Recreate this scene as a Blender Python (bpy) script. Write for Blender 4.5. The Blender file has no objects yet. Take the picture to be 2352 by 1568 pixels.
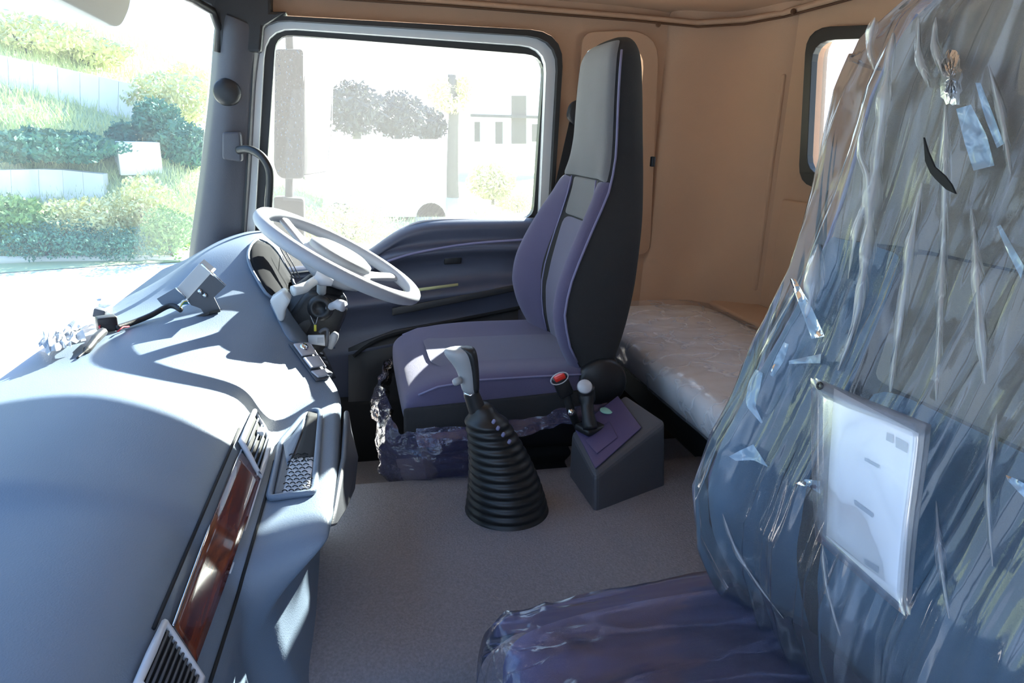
import bpy, bmesh, math, random
from mathutils import Vector, Matrix, noise
from mathutils.bvhtree import BVHTree
import numpy as np
random.seed(7)
S = bpy.context.scene
COL = S.collection
W, H, F = 2352, 1568, 1568.0
# ------------------------------------------------------------------ camera (origin = eye in the open passenger door)
# world axes: +X to the rear of the cab, +Y across to the driver's door, +Z up
def cam_axes():
    a, b = 800 - W/2, H/2 - 300
    y = Vector((a, b, -F))
    vy = F*F/(b + a*.03); vx = -.03*vy
    z = -Vector((vx, -vy, -F)).normalized(); y.normalize(); x = y.cross(z)
    return Matrix((x, y, z))
RC = cam_axes()
cd = bpy.data.cameras.new('camera'); cam = bpy.data.objects.new('camera', cd); COL.objects.link(cam)
cam.matrix_world = RC.to_4x4(); cd.sensor_width = 36; cd.lens = 36*F/W
cd.clip_start = .02; cd.clip_end = 600
S.camera = cam
# ------------------------------------------------------------------ light
S.view_settings.view_transform = 'Standard'; S.view_settings.look = 'None'
S.view_settings.gamma = 1; S.view_settings.use_curve_mapping = False
S.view_settings.exposure = 0.2
SUN_DIR = Vector((.66, 1, .57)).normalized()
sd = bpy.data.lights.new('sun', 'SUN'); sun = bpy.data.objects.new('sun', sd); COL.objects.link(sun)
sun.rotation_euler = SUN_DIR.to_track_quat('Z', 'Y').to_euler(); sd.energy = 54; sd.angle = math.radians(.6); sd.color = (1, .95, .86)
sun.location = (3, 6, 5)
w = bpy.data.worlds.new('sky'); S.world = w; w.use_nodes = True
nt = w.node_tree; bg = nt.nodes['Background']
tc = nt.nodes.new('ShaderNodeTexCoord'); sep = nt.nodes.new('ShaderNodeSeparateXYZ'); rp = nt.nodes.new('ShaderNodeValToRGB')
nt.links.new(tc.outputs['Generated'], sep.inputs[0]); nt.links.new(sep.outputs['Z'], rp.inputs[0]); nt.links.new(rp.outputs[0], bg.inputs[0])
rp.color_ramp.elements[0].position = 0; rp.color_ramp.elements[0].color = (.66, .82, 1, 1)
rp.color_ramp.elements[1].position = .7; rp.color_ramp.elements[1].color = (.26, .50, 1, 1)
bg.inputs[1].default_value = 2.8
S.cycles.max_bounces = 10; S.cycles.transparent_max_bounces = 24
try: S.cycles.use_denoising = True
except Exception: pass

# ------------------------------------------------------------------ helpers
def ray(px, py): return RC @ Vector((px - W/2, H/2 - py, -F))
def at(px, py, X=None, Y=None, Z=None):
    d = ray(px, py)
    t = X/d.x if X is not None else Y/d.y if Y is not None else Z/d.z
    return d*t
def onplane(px, py, p0, n):
    d = ray(px, py); return d*(Vector(p0).dot(n)/d.dot(n))
def lin(c):
    c = c/255.; return c/12.92 if c <= .04045 else ((c+.055)/1.055)**2.4
def rgb(r, g, b): return (lin(r), lin(g), lin(b), 1)
def new_mat(name):
    m = bpy.data.materials.new(name); m.use_nodes = True
    return m, m.node_tree, m.node_tree.nodes['Principled BSDF']
def mat(name, col, rough=.6, metal=0, var=.08, vscale=6, bump=0, bscale=400, spec=.5, col2=None, coat=0, sheen=0):
    m, t, p = new_mat(name); L = t.links.new
    tcn = t.nodes.new('ShaderNodeTexCoord')
    n = t.nodes.new('ShaderNodeTexNoise'); n.inputs['Scale'].default_value = vscale; n.inputs['Detail'].default_value = 5
    L(tcn.outputs['Object'], n.inputs['Vector'])
    mx = t.nodes.new('ShaderNodeMix'); mx.data_type = 'RGBA'
    c = rgb(*col); c2 = rgb(*col2) if col2 else tuple(min(1, x*(1+var*2)) for x in c[:3]) + (1,)
    c1 = c if col2 else tuple(x*(1-var*2) for x in c[:3]) + (1,)
    mx.inputs[6].default_value = c1; mx.inputs[7].default_value = c2
    L(n.outputs['Fac'], mx.inputs[0]); L(mx.outputs[2], p.inputs['Base Color'])
    p.inputs['Roughness'].default_value = rough; p.inputs['Metallic'].default_value = metal
    p.inputs['Specular IOR Level'].default_value = spec
    if coat: p.inputs['Coat Weight'].default_value = coat
    if sheen: p.inputs['Sheen Weight'].default_value = sheen
    if bump:
        n2 = t.nodes.new('ShaderNodeTexNoise'); n2.inputs['Scale'].default_value = bscale; n2.inputs['Detail'].default_value = 3
        L(tcn.outputs['Object'], n2.inputs['Vector'])
        b = t.nodes.new('ShaderNodeBump'); b.inputs['Strength'].default_value = bump; b.inputs['Distance'].default_value = .002
        L(n2.outputs['Fac'], b.inputs['Height']); L(b.outputs[0], p.inputs['Normal'])
    return m
M = {}
M['dash'] = mat('dash_plastic', (99, 113, 130), .48, bump=.25, bscale=500, var=.04)
M['dash_dark'] = mat('dark_grey_plastic', (74, 76, 82), .5, bump=.2, bscale=500)
M['black'] = mat('black_plastic', (30, 30, 32), .45, bump=.15)
M['black_matte'] = mat('black_matte', (20, 20, 21), .85)
M['rubber'] = mat('black_rubber', (26, 27, 28), .42)
M['pillar'] = mat('pillar_plastic', (74, 74, 80), .5, bump=.2)
M['frame_paint'] = mat('light_grey_paint', (196, 198, 198), .3, var=.02)
M['door'] = mat('door_panel_plastic', (76, 80, 96), .42, bump=.15)
M['door_low'] = mat('door_lower_plastic', (48, 48, 50), .55, bump=.2)
M['tan'] = mat('tan_headliner', (184, 150, 122), .9, bump=.5, bscale=700, var=.05, vscale=3, col2=(172, 138, 112))
M['tan_low'] = mat('beige_wall_trim', (150, 136, 112), .85, bump=.5, bscale=700, vscale=3, col2=(140, 126, 100))
M['wheel'] = mat('wheel_plastic', (160, 163, 170), .5, bump=.15)
M['lever'] = mat('lever_grey', (150, 152, 155), .45)
M['fab_grey'] = mat('lit_grey_seat_fabric', (104, 104, 107), .95, bump=.7, bscale=900, sheen=.2)  # grey above, blue-purple below: colour cast of the light put into the fabric
M['fab_blue'] = mat('lit_blue_purple_seat_fabric', (88, 84, 114), .95, bump=.7, bscale=900, sheen=.2)
M['fab_mid'] = mat('lit_purple_grey_seat_fabric', (98, 98, 122), .95, bump=.7, bscale=900, sheen=.2)
M['fab_dark'] = mat('charcoal_seat_fabric', (44, 44, 46), .95, bump=.7, bscale=900)
M['fab_pass_low'] = mat('lit_teal_blue_seat_fabric', (66, 98, 124), .9, bump=.6, bscale=900)  # teal low zone under warm grey: lighting split coloured into the passenger fabric
M['fab_pass_up'] = mat('lit_warm_grey_seat_fabric', (132, 124, 112), .95, bump=.6, bscale=900)
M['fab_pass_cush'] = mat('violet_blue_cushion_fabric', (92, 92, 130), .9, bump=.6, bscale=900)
M['piping'] = mat('seat_piping', (120, 118, 150), .7)
M['mattress'] = mat('grey_mattress', (236, 234, 232), .9, bump=.3, bscale=300)
M['floor'] = mat('floor_rubber', (122, 120, 126), .8, bump=1.0, bscale=260, var=.2, vscale=220)
M['metal'] = mat('bright_metal', (200, 202, 205), .25, metal=1)
M['chrome'] = mat('chrome', (225, 225, 228), .12, metal=1, var=0)
M['red'] = mat('red_button', (214, 46, 36), .35, var=.02)
M['console'] = mat('console_purple_grey', (78, 70, 106), .5, bump=.2)
M['paper'] = mat('white_paper', (244, 245, 248), .7, var=.01)
M['box'] = mat('grey_painted_box', (178, 180, 182), .5, var=.02)
M['vent'] = mat('vent_silver', (185, 187, 192), .35, var=.02)
M['concrete'] = mat('pale_concrete', (222, 220, 212), .9, var=.05, vscale=.6)
M['white_paint'] = mat('white_panel_paint', (238, 238, 236), .6, var=.02)
M['bark'] = mat('grey_bark', (84, 82, 79), .95, bump=.8, bscale=20)
M['teal_paint'] = mat('teal_painted_bark', (150, 205, 190), .9)
M['leaf_teal'] = mat('leaf_bluegreen', (70, 118, 98), .8, var=.25, vscale=2)
M['leaf_green'] = mat('leaf_green', (112, 146, 88), .8, var=.25, vscale=2)
M['leaf_olive'] = mat('leaf_olive', (188, 190, 142), .8, var=.2, vscale=2)
M['leaf_yellow'] = mat('leaf_yellow', (220, 222, 156), .8, var=.2, vscale=2)
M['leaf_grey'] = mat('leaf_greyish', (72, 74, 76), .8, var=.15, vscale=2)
M['grass'] = mat('meadow', (204, 206, 172), .95, vscale=.35, col2=(150, 168, 112))
M['blade'] = mat('grass_blade', (218, 220, 178), .9, vscale=.4, col2=(168, 184, 124))
M['wire_y'] = mat('yellow_wire', (190, 180, 60), .5); M['wire_b'] = mat('blue_wire', (70, 110, 190), .5)
M['wire_g'] = mat('green_wire', (70, 150, 80), .5); M['wire_r'] = mat('red_wire', (200, 50, 60), .5); M['wire_w'] = mat('white_wire', (230, 230, 230), .5)
M['recess'] = mat('recess_black', (38, 38, 40), .95, spec=.05)
M['ink'] = mat('faint_grey_ink', (176, 186, 198), .8)
M['btn'] = mat('switch_grey', (170, 172, 180), .45)
# wood strip
def wood():
    m, t, p = new_mat('dark_red_wood'); L = t.links.new
    tcn = t.nodes.new('ShaderNodeTexCoord'); mp = t.nodes.new('ShaderNodeMapping'); mp.inputs['Scale'].default_value = (60, 4, 60)
    n = t.nodes.new('ShaderNodeTexNoise'); n.inputs['Scale'].default_value = 2; n.inputs['Detail'].default_value = 8
    r = t.nodes.new('ShaderNodeValToRGB'); r.color_ramp.elements[0].color = rgb(58, 20, 20); r.color_ramp.elements[1].color = rgb(122, 58, 34)
    r.color_ramp.elements[0].position = .3; r.color_ramp.elements[1].position = .75
    L(tcn.outputs['Object'], mp.inputs[0]); L(mp.outputs[0], n.inputs['Vector']); L(n.outputs['Fac'], r.inputs[0]); L(r.outputs[0], p.inputs['Base Color'])
    p.inputs['Roughness'].default_value = .22; p.inputs['Coat Weight'].default_value = .4; return m
M['wood'] = wood()
def film(name, base=.12, streak=.5, scale=(3, 3, 1), col=(225, 230, 240), rough=.16, bump=.6, nscale=4, gl=.5):
    m, t, p = new_mat(name); L = t.links.new; N = t.nodes.new
    out = t.nodes['Material Output']; t.nodes.remove(p)
    tcn = N('ShaderNodeTexCoord'); mp = N('ShaderNodeMapping'); mp.inputs['Scale'].default_value = scale
    L(tcn.outputs['Object'], mp.inputs[0])
    n = N('ShaderNodeTexNoise'); n.inputs['Scale'].default_value = nscale; n.inputs['Detail'].default_value = 7; n.inputs['Distortion'].default_value = .3; n.inputs['Roughness'].default_value = .45; n.inputs['Detail'].default_value = 3
    L(mp.outputs[0], n.inputs['Vector'])
    # thin crease lines = noise close to .5
    a = N('ShaderNodeMath'); a.operation = 'SUBTRACT'; a.inputs[1].default_value = .5; L(n.outputs['Fac'], a.inputs[0])
    b = N('ShaderNodeMath'); b.operation = 'ABSOLUTE'; L(a.outputs[0], b.inputs[0])
    mr = N('ShaderNodeMapRange'); mr.inputs[1].default_value = 0; mr.inputs[2].default_value = .022; mr.inputs[3].default_value = 1; mr.inputs[4].default_value = 0
    L(b.outputs[0], mr.inputs[0])
    bp = N('ShaderNodeBump'); bp.inputs['Strength'].default_value = bump; bp.inputs['Distance'].default_value = .02; L(n.outputs['Fac'], bp.inputs['Height'])
    tr = N('ShaderNodeBsdfTransparent'); tr.inputs[0].default_value = (.97, .98, 1, 1)
    df = N('ShaderNodeBsdfDiffuse'); df.inputs[0].default_value = rgb(*col); L(bp.outputs[0], df.inputs['Normal'])
    tl = N('ShaderNodeBsdfTranslucent'); tl.inputs[0].default_value = rgb(*col)
    mdt = N('ShaderNodeMixShader'); mdt.inputs[0].default_value = .4; L(df.outputs[0], mdt.inputs[1]); L(tl.outputs[0], mdt.inputs[2])
    g = N('ShaderNodeBsdfGlossy'); g.inputs['Roughness'].default_value = rough; g.inputs[0].default_value = (1, 1, 1, 1); L(bp.outputs[0], g.inputs['Normal'])
    f1 = N('ShaderNodeMath'); f1.operation = 'MULTIPLY_ADD'; f1.inputs[1].default_value = streak; f1.inputs[2].default_value = base; L(mr.outputs[0], f1.inputs[0])
    f1.use_clamp = True
    m1 = N('ShaderNodeMixShader'); L(f1.outputs[0], m1.inputs[0]); L(tr.outputs[0], m1.inputs[1]); L(mdt.outputs[0], m1.inputs[2])
    fr = N('ShaderNodeFresnel'); fr.inputs[0].default_value = 1.45; L(bp.outputs[0], fr.inputs['Normal'])
    f2 = N('ShaderNodeMath'); f2.operation = 'MULTIPLY'; f2.inputs[1].default_value = gl*2.2; L(fr.outputs[0], f2.inputs[0]); f2.use_clamp = True
    m2 = N('ShaderNodeMixShader'); L(f2.outputs[0], m2.inputs[0]); L(m1.outputs[0], m2.inputs[1]); L(g.outputs[0], m2.inputs[2])
    L(m2.outputs[0], out.inputs[0]); return m
M['film'] = film('clear_plastic_film', .09, .12, (7, 7, .9), nscale=2.2, rough=.12, gl=.6)
M['film_cush'] = film('cushion_plastic_film', .09, .16, (1.2, 9, 9), nscale=2.0, col=(170, 180, 225))
M['film_bed'] = film('mattress_plastic_film', .24, .3, (2.5, 2.5, 2.5), nscale=3.2, gl=.35)
M['film_bag'] = film('crumpled_film', .22, .5, (20, 20, 20), nscale=2)
M['pouch'] = film('clear_pouch_plastic', .07, .04, (4, 4, 4), nscale=1.5, bump=.15, gl=.3)
def glass(name, haze, tint=(1, 1, 1, 1)):
    m, t, p = new_mat(name); t.nodes.remove(p); N = t.nodes.new; L = t.links.new
    tr = N('ShaderNodeBsdfTransparent'); tr.inputs[0].default_value = tint
    tl = N('ShaderNodeBsdfTranslucent'); tl.inputs[0].default_value = (1, 1, 1, 1)
    mx = N('ShaderNodeMixShader'); mx.inputs[0].default_value = haze; L(tr.outputs[0], mx.inputs[1]); L(tl.outputs[0], mx.inputs[2])
    g = N('ShaderNodeBsdfGlossy'); g.inputs['Roughness'].default_value = .02
    m2 = N('ShaderNodeMixShader'); m2.inputs[0].default_value = .012; L(mx.outputs[0], m2.inputs[1]); L(g.outputs[0], m2.inputs[2])
    L(m2.outputs[0], t.nodes['Material Output'].inputs[0]); return m
M['glass_door'] = glass('dusty_side_glass', .016, (.82, .86, .86, 1))
M['glass'] = glass('clear_glass', .035, (.82, .86, .85, 1))

# ---- object tree
ROOT = {}
def link(o, parent=None):
    COL.objects.link(o)
    if parent is not None: o.parent = parent; ROOT[o.name] = ROOT.get(parent.name, Vector((0, 0, 0)))
    return o
def thing(name, label, cat, loc, group=None):
    o = bpy.data.objects.new(name, None); o.location = loc; o.empty_display_size = .05; COL.objects.link(o)
    ROOT[o.name] = Vector(loc); o['label'] = label; o['category'] = cat
    if group: o['group'] = group
    return o
def obj(name, vf, m, parent=None, smooth=True, label=None, kind=None, sub=0, bevel=0, solid=0, origin=None, bseg=2):
    v, f = vf
    off = ROOT.get(parent.name, Vector((0, 0, 0))) if parent is not None else (Vector(origin) if origin is not None else Vector((0, 0, 0)))
    me = bpy.data.meshes.new(name); me.from_pydata([Vector(p)-off for p in v], [], f); me.update()
    o = bpy.data.objects.new(name, me); COL.objects.link(o)
    if parent is not None: o.parent = parent; ROOT[o.name] = off
    else: o.location = off; ROOT[o.name] = off
    mm = M[m] if isinstance(m, str) else m
    me.materials.append(mm)
    bm = bmesh.new(); bm.from_mesh(me); bmesh.ops.remove_doubles(bm, verts=bm.verts, dist=1e-6); bmesh.ops.recalc_face_normals(bm, faces=bm.faces); bm.to_mesh(me); bm.free()
    if smooth: 
        for p in me.polygons: p.use_smooth = True
    if solid: md = o.modifiers.new('solid', 'SOLIDIFY'); md.thickness = abs(solid); md.offset = 1 if solid > 0 else -1
    if bevel: md = o.modifiers.new('bevel', 'BEVEL'); md.width = bevel; md.segments = bseg; md.limit_method = 'ANGLE'; md.angle_limit = math.radians(35)
    if sub: md = o.modifiers.new('sub', 'SUBSURF'); md.levels = sub; md.render_levels = sub
    if label: o['label'] = label
    if kind: o['kind'] = kind
    return o
def solo(name, vf, m, label, cat, group=None, **k):
    pts = [Vector(p) for p in vf[0]]; c = sum(pts, Vector())/len(pts); c.z = min(p.z for p in pts)
    o = obj(name, vf, m, origin=c, **k); o['label'] = label; o['category'] = cat
    if group: o['group'] = group
    return o
def join(*vfs):
    V, Fc = [], []
    for v, f in vfs:
        n = len(V); V += list(v); Fc += [tuple(i+n for i in q) for q in f]
    return V, Fc
def box(c, s, rot=None):
    c = Vector(c); R = rot if rot is not None else Matrix.Identity(3)
    v = [c + R @ Vector((sx*s[0]/2, sy*s[1]/2, sz*s[2]/2)) for sx in (-1, 1) for sy in (-1, 1) for sz in (-1, 1)]
    return v, [(0, 1, 3, 2), (4, 6, 7, 5), (0, 4, 5, 1), (2, 3, 7, 6), (0, 2, 6, 4), (1, 5, 7, 3)]
def grid(rows, closed=False, caps=False):
    n = len(rows[0]); V = [p for r in rows for p in r]; Fc = []
    for i in range(len(rows)-1):
        for j in range(n if closed else n-1):
            k = (j+1) % n; Fc.append((i*n+j, i*n+k, (i+1)*n+k, (i+1)*n+j))
    if caps: Fc.append(tuple(range(n))[::-1]); Fc.append(tuple((len(rows)-1)*n+j for j in range(n)))
    return V, Fc
def prism(poly, vec):
    n = len(poly); vec = Vector(vec); V = [Vector(p) for p in poly] + [Vector(p)+vec for p in poly]
    return V, [tuple(range(n))[::-1], tuple(range(n, 2*n))] + [(j, (j+1) % n, n+(j+1) % n, n+j) for j in range(n)]
def tube(pts, r, n=10, caps=True, closed=False):
    pts = [Vector(p) for p in pts]; rows = []; m = len(pts); rr = r if isinstance(r, (list, tuple)) else [r]*m
    up = None
    for i, p in enumerate(pts):
        if closed: t = (pts[(i+1) % m]-pts[i-1]).normalized()
        else: t = (pts[min(i+1, m-1)]-pts[max(i-1, 0)]).normalized()
        if up is None: up = t.orthogonal().normalized()
        up = (up - t*up.dot(t)).normalized(); s = t.cross(up)
        rows.append([p + up*math.cos(a)*rr[i] + s*math.sin(a)*rr[i] for a in [2*math.pi*k/n for k in range(n)]])
    if closed: rows.append(rows[0]); return grid(rows, True)
    return grid(rows, True, caps)
def spline(pts, k=6, closed=False):
    P = [Vector(p) for p in pts]; out = []; n = len(P)
    for i in range(n if closed else n-1):
        if closed: a, b, c, d = P[i-1], P[i], P[(i+1) % n], P[(i+2) % n]
        else: a, b, c, d = P[max(i-1, 0)], P[i], P[i+1], P[min(i+2, n-1)]
        for s in range(k):
            t = s/k; out.append(.5*((2*b)+(c-a)*t+(2*a-5*b+4*c-d)*t*t+(3*b-a-3*c+d)*t**3))
    if not closed: out.append(P[-1])
    return out
def spl2(pts, k=6, closed=False): return [(p.x, p.y) for p in spline([(a, b, 0) for a, b in pts], k, closed)]
def rounded(pts, r=25, k=5):      # round the corners of a pixel polygon
    out = []; n = len(pts)
    for i in range(n):
        p = Vector(pts[i][:2]); rr = pts[i][2] if len(pts[i]) > 2 else r
        a = Vector(pts[i-1][:2]); b = Vector(pts[(i+1) % n][:2])
        da, db = (a-p), (b-p); rr = min(rr, da.length*.49, db.length*.49)
        A, B = p+da.normalized()*rr, p+db.normalized()*rr
        for s in range(k+1):
            t = s/k; q = A*(1-t)**2+p*2*t*(1-t)+B*t*t; out.append((q.x, q.y))
    return out
def lathe(prof, n=32, base=(0, 0, 0), axis=(0, 0, 1), bend=None):
    ax = Vector(axis).normalized(); u = ax.orthogonal().normalized(); v = ax.cross(u); rows = []
    for i, (r, h) in enumerate(prof):
        c = Vector(base)+ax*h + (bend(h) if bend else Vector())
        rows.append([c+u*math.cos(2*math.pi*k/n)*r+v*math.sin(2*math.pi*k/n)*r for k in range(n)])
    return grid(rows, True, True)
def bvh(o):
    dg = bpy.context.evaluated_depsgraph_get(); dg.update(); e = o.evaluated_get(dg); me = e.to_mesh()
    mw = o.matrix_world.copy() if o.parent is None else Matrix.Translation(ROOT[o.name])
    mw = Matrix.Translation(ROOT[o.name])
    t = BVHTree.FromPolygons([mw @ v.co for v in me.vertices], [tuple(p.vertices) for p in me.polygons]); e.to_mesh_clear(); return t
def hit(t, px, py, off=0):
    d = ray(px, py).normalized(); h = t.ray_cast(Vector((0, 0, 0)), d)
    if h[0] is None: return None
    n = h[1]; n = -n if n.dot(d) > 0 else n
    return h[0]+n*off
def railpatch(A, B, fn, n=12, m=6):   # patch lofted between two pixel polylines; fn maps pixel -> point
    def res(P):
        L = [0]
        for i in range(1, len(P)): L.append(L[-1]+math.dist(P[i], P[i-1]))
        o = []
        for k in range(n):
            s = L[-1]*k/(n-1); i = 1
            while i < len(P)-1 and L[i] < s: i += 1
            t = (s-L[i-1])/max(1e-9, L[i]-L[i-1]); o.append((P[i-1][0]+(P[i][0]-P[i-1][0])*t, P[i-1][1]+(P[i][1]-P[i-1][1])*t))
        return o
    a, b = res(A), res(B)
    return grid([[fn(p[0]+(q[0]-p[0])*j/(m-1), p[1]+(q[1]-p[1])*j/(m-1)) for j in range(m)] for p, q in zip(a, b)])
def plate(name, outer, holes, m, parent=None, thick=.02, frame=None, bevel=0, kind=None, label=None):
    """flat plate with holes; frame = (origin, u, v); outlines in metres along u, v; thickness away along u x v"""
    o0, u, v = frame; u = Vector(u).normalized(); v = Vector(v).normalized(); nn = u.cross(v)
    cu = bpy.data.curves.new('tmp', 'CURVE'); cu.dimensions = '2D'; cu.fill_mode = 'BOTH'; cu.extrude = thick/2
    for loop in [outer]+list(holes):
        sp = cu.splines.new('POLY'); sp.points.add(len(loop)-1); sp.use_cyclic_u = True
        for i, (a, b) in enumerate(loop): sp.points[i].co = (a, b, 0, 1)
    co = bpy.data.objects.new('tmp', cu); COL.objects.link(co)
    dg = bpy.context.evaluated_depsgraph_get(); me = bpy.data.meshes.new_from_object(co.evaluated_get(dg))
    vs = [Vector(o0)+u*q.co.x+v*q.co.y+nn*q.co.z for q in me.vertices]; fs = [tuple(p.vertices) for p in me.polygons]
    bpy.data.objects.remove(co); bpy.data.curves.remove(cu); bpy.data.meshes.remove(me)
    return obj(name, (vs, fs), m, parent, smooth=False, bevel=bevel, kind=kind, label=label)
def yplane(pts, Y):      # pixel outline -> (x, z) on plane Y
    r = []
    for p in pts: q = at(p[0], p[1], Y=Y); r.append((q.x, q.z))
    return r
def struct(name, vf, m, **k): return obj(name, vf, m, kind='structure', **k)

# ================================================================== CAB SHELL
YW = 2.25   # driver side wall plane
FY = ((0, 0, 0), (1, 0, 0), (0, 0, 1))
def yframe(Y): return ((0, Y, 0), (1, 0, 0), (0, 0, 1))    # u x v = -Y
# side wall with door opening and quarter window
door_hole = yplane(rounded([(575, 30, 70), (1292, 72, 70), (1262, 520, 10), (1255, 1120, 10), (560, 1120, 10)]), YW)
quarter = yplane(rounded([(1345, 112, 20), (1478, 108, 50), (1462, 335, 30), (1328, 335, 30)]), YW)
plate('wall_left', [(-.45, -1.15), (1.36, -1.15), (1.36, .47), (-.29, .47), (-.315, .2), (-.42, -.45)], [door_hole, quarter], 'tan', None, .06, yframe(YW+.03), kind='structure')
# quarter window rim and glass
rim_o = yplane(rounded([(1336, 74, 30), (1512, 70, 75), (1490, 585, 30), (1304, 585, 30)]), YW-.01)
rim_i = yplane(rounded([(1345, 112, 20), (1478, 108, 50), (1462, 335, 30), (1328, 335, 30)]), YW-.01)
plate('trim_1', rim_o, [rim_i], 'tan', None, .02, yframe(YW-.01), bevel=.006, kind='structure')
qg = plate('window_2', quarter, [], 'glass', None, .006, yframe(YW+.05), kind='structure')
# rear wall with relief: pillars, panels and a window opening
XB = 1.28
bw_pts = rounded([(1868, 75, 55), (2330, 60, 60), (2300, 420, 50), (1850, 420, 50)])
def xplane(pts, X):
    r = []
    for p in pts: q = at(p[0], p[1], X=X); r.append((q.y, q.z))
    return r
bwin = xplane(bw_pts, XB)
ymin = min(a for a, b in bwin); ymax = max(a for a, b in bwin)
plate('wall_back', [(-.2, -1.15), (2.3, -1.15), (2.3, .47), (-.2, .47)], [bwin], 'tan', None, .05, ((XB+.025, 0, 0), (0, 1, 0), (0, 0, 1)), kind='structure')
def inset(loop, d):
    cx = (min(a for a, b in loop)+max(a for a, b in loop))/2; cy = (min(b for a, b in loop)+max(b for a, b in loop))/2
    w_ = (max(a for a, b in loop)-min(a for a, b in loop))/2; h_ = (max(b for a, b in loop)-min(b for a, b in loop))/2
    return [(cx+(a-cx)*(w_-d)/w_, cy+(b-cy)*(h_-d)/h_) for a, b in loop]
w3 = bpy.data.objects.new('window_3', None); COL.objects.link(w3); w3['kind'] = 'structure'; ROOT['window_3'] = Vector()
plate('gasket', inset(bwin, -.014), [inset(bwin, .022)], 'rubber', w3, .02, ((XB-.005, 0, 0), (0, 1, 0), (0, 0, 1)), bevel=.005)
plate('pane', inset(bwin, .015), [], 'glass', w3, .006, ((XB+.03, 0, 0), (0, 1, 0), (0, 0, 1)))
# tan headlining upper panel over rear wall (softly bulged) and corner pillar
def wallpanel(name, y0, y1, z0, z1, dx, m, r=.02):
    v, f = box((XB-dx/2, (y0+y1)/2, (z0+z1)/2), (dx, y1-y0, z1-z0)); return obj(name, (v, f), m, None, kind='structure', bevel=r, bseg=3)
# corner cover between side and rear wall: curved section
rows = []
for z in [-.62, -.5, -.3, -.1, .1, .25, .34, .40]:
    k = (z+.62)*.035
    P = [(1.005+k*.6, 2.252), (1.02+k*.6, 2.225), (1.06+k, 2.205), (1.11+k, 2.185), (1.17+k, 2.14), (1.22+k*.5, 2.07), (1.25, 1.99), (1.268, 1.93), (1.285, 1.915)]
    rows.append([Vector((a, b, z)) for a, b in P])
struct('trim_2', grid(rows), 'tan', sub=2)
# seams in the trim (grooved strips)
def seam(name, a, b, r=.003, m='bark'):
    return struct(name, tube([a, b], r, 6), m)
M['seam'] = mat('dark_seam', (84, 56, 36), .9)
sm = [at(1612, 62, Y=2.14), at(1600, 250, Y=2.14), at(1575, 450, Y=2.14), at(1552, 655, Y=2.14)]
struct('trim_3', tube([Vector((1.168+.035*(p.z+.62), 2.143, p.z)) for p in sm], .0028, 6), 'seam')
wallpanel('trim_4', 1.93, 2.07, -.46, .20, .016, 'tan')
wallpanel('trim_5', .3, 1.86, -.50, -.16, .016, 'tan')
# ceiling: headlining with raised border, rear roll and seam
rows = []
for x in [-.44, -.3, 0, .3, .6, .9, 1.1, 1.2, 1.27, 1.3]:
    r = []
    for y in [-.15, .3, .8, 1.3, 1.7, 2.0, 2.12, 2.2, 2.25, 2.27]:
        z = .46 - .035*max(0, (y-1.9)/.35)**2*1.2 - .06*max(0, (x-.9)/.4)**2 + .012*math.sin(y*2.2)
        z = max(z, .345)
        r.append(Vector((x, y, z)))
    rows.append(r)
struct('ceiling', grid(rows), 'tan', sub=1, solid=.02)
struct('trim_6', tube([(-.3, 2.235, .372), (.3, 2.235, .376), (.9, 2.235, .372), (1.1, 2.2, .362), (1.2, 2.1, .362), (1.262, 1.98, .368), (1.27, 1.6, .372), (1.27, .2, .375)], .010, 8), 'tan')
struct('trim_7', tube([(-.3, 2.222, .36), (.3, 2.222, .364), (.9, 2.222, .360), (1.1, 2.185, .349), (1.2, 2.08, .349), (1.258, 1.96, .356), (1.262, .2, .362)], .0035, 6), 'seam')
for i, (px, py) in enumerate([(1512, 56), (1822, 26)]):
    p = at(px, py, Y=2.18) if i == 0 else at(px, py, X=1.25)
    solo('trim_clip', lathe([(.001, 0), (.008, .001), (.008, .005), (.001, .007)], 12, p, (-.4, -.8, -.3)), 'seam',
         ['small brown clip at the corner seam under the ceiling near the driver', 'small brown clip on the ceiling seam above the rear window'][i], 'clip')
# bottom shell: driver footwell, engine tunnel, rear
def tun(x):
    pass
prof = [(-.15, -1.12), (.80, -1.12), (.84, -1.10), (.862, -.84), (.885, -.805), (.95, -.80), (1.2, -.798), (1.40, -.80), (1.455, -.806), (1.475, -.84), (1.49, -1.05), (1.53, -1.09), (1.7, -1.10), (2.24, -1.10)]
rows = [[Vector((x, y, z)) for y, z in prof] for x in [-.5, -.3, -.1, .1, .3, .5, .7, .9, 1.1, 1.27]]
struct('floor', grid(rows), 'floor', sub=2, solid=-.03)
struct('trim_8', box((.55, 2.205, -.98), (1.5, .09, .26)), 'black_matte', bevel=.02)      # sill beside the driver footwell
# front wall under the windscreen and above it
struct('wall_front', box((-.59, 1.05, -.82), (.05, 2.5, .62)), 'black_matte')
# right side rear wall behind passenger seat
struct('wall_right', box((1.0, -.17, -.35), (.62, .05, 1.6)), 'tan_low')
# passenger side: door header, sill and front pillar around the open doorway the eye looks through
struct('trim_14', box((.15, -.17, .36), (1.1, .06, .24)), 'pillar', bevel=.02)
struct('trim_15', box((.15, -.17, -1.0), (1.1, .06, .30)), 'black_matte', bevel=.02)
struct('trim_16', prism([(-.62, -.20, -.45), (-.45, -.20, -.45), (-.30, -.20, .44), (-.45, -.20, .44)], (0, .09, 0)), 'pillar', smooth=False, bevel=.02)
struct('trim_17', box((-.50, -.17, -.80), (.30, .06, .70)), 'door_low', bevel=.02)
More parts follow.
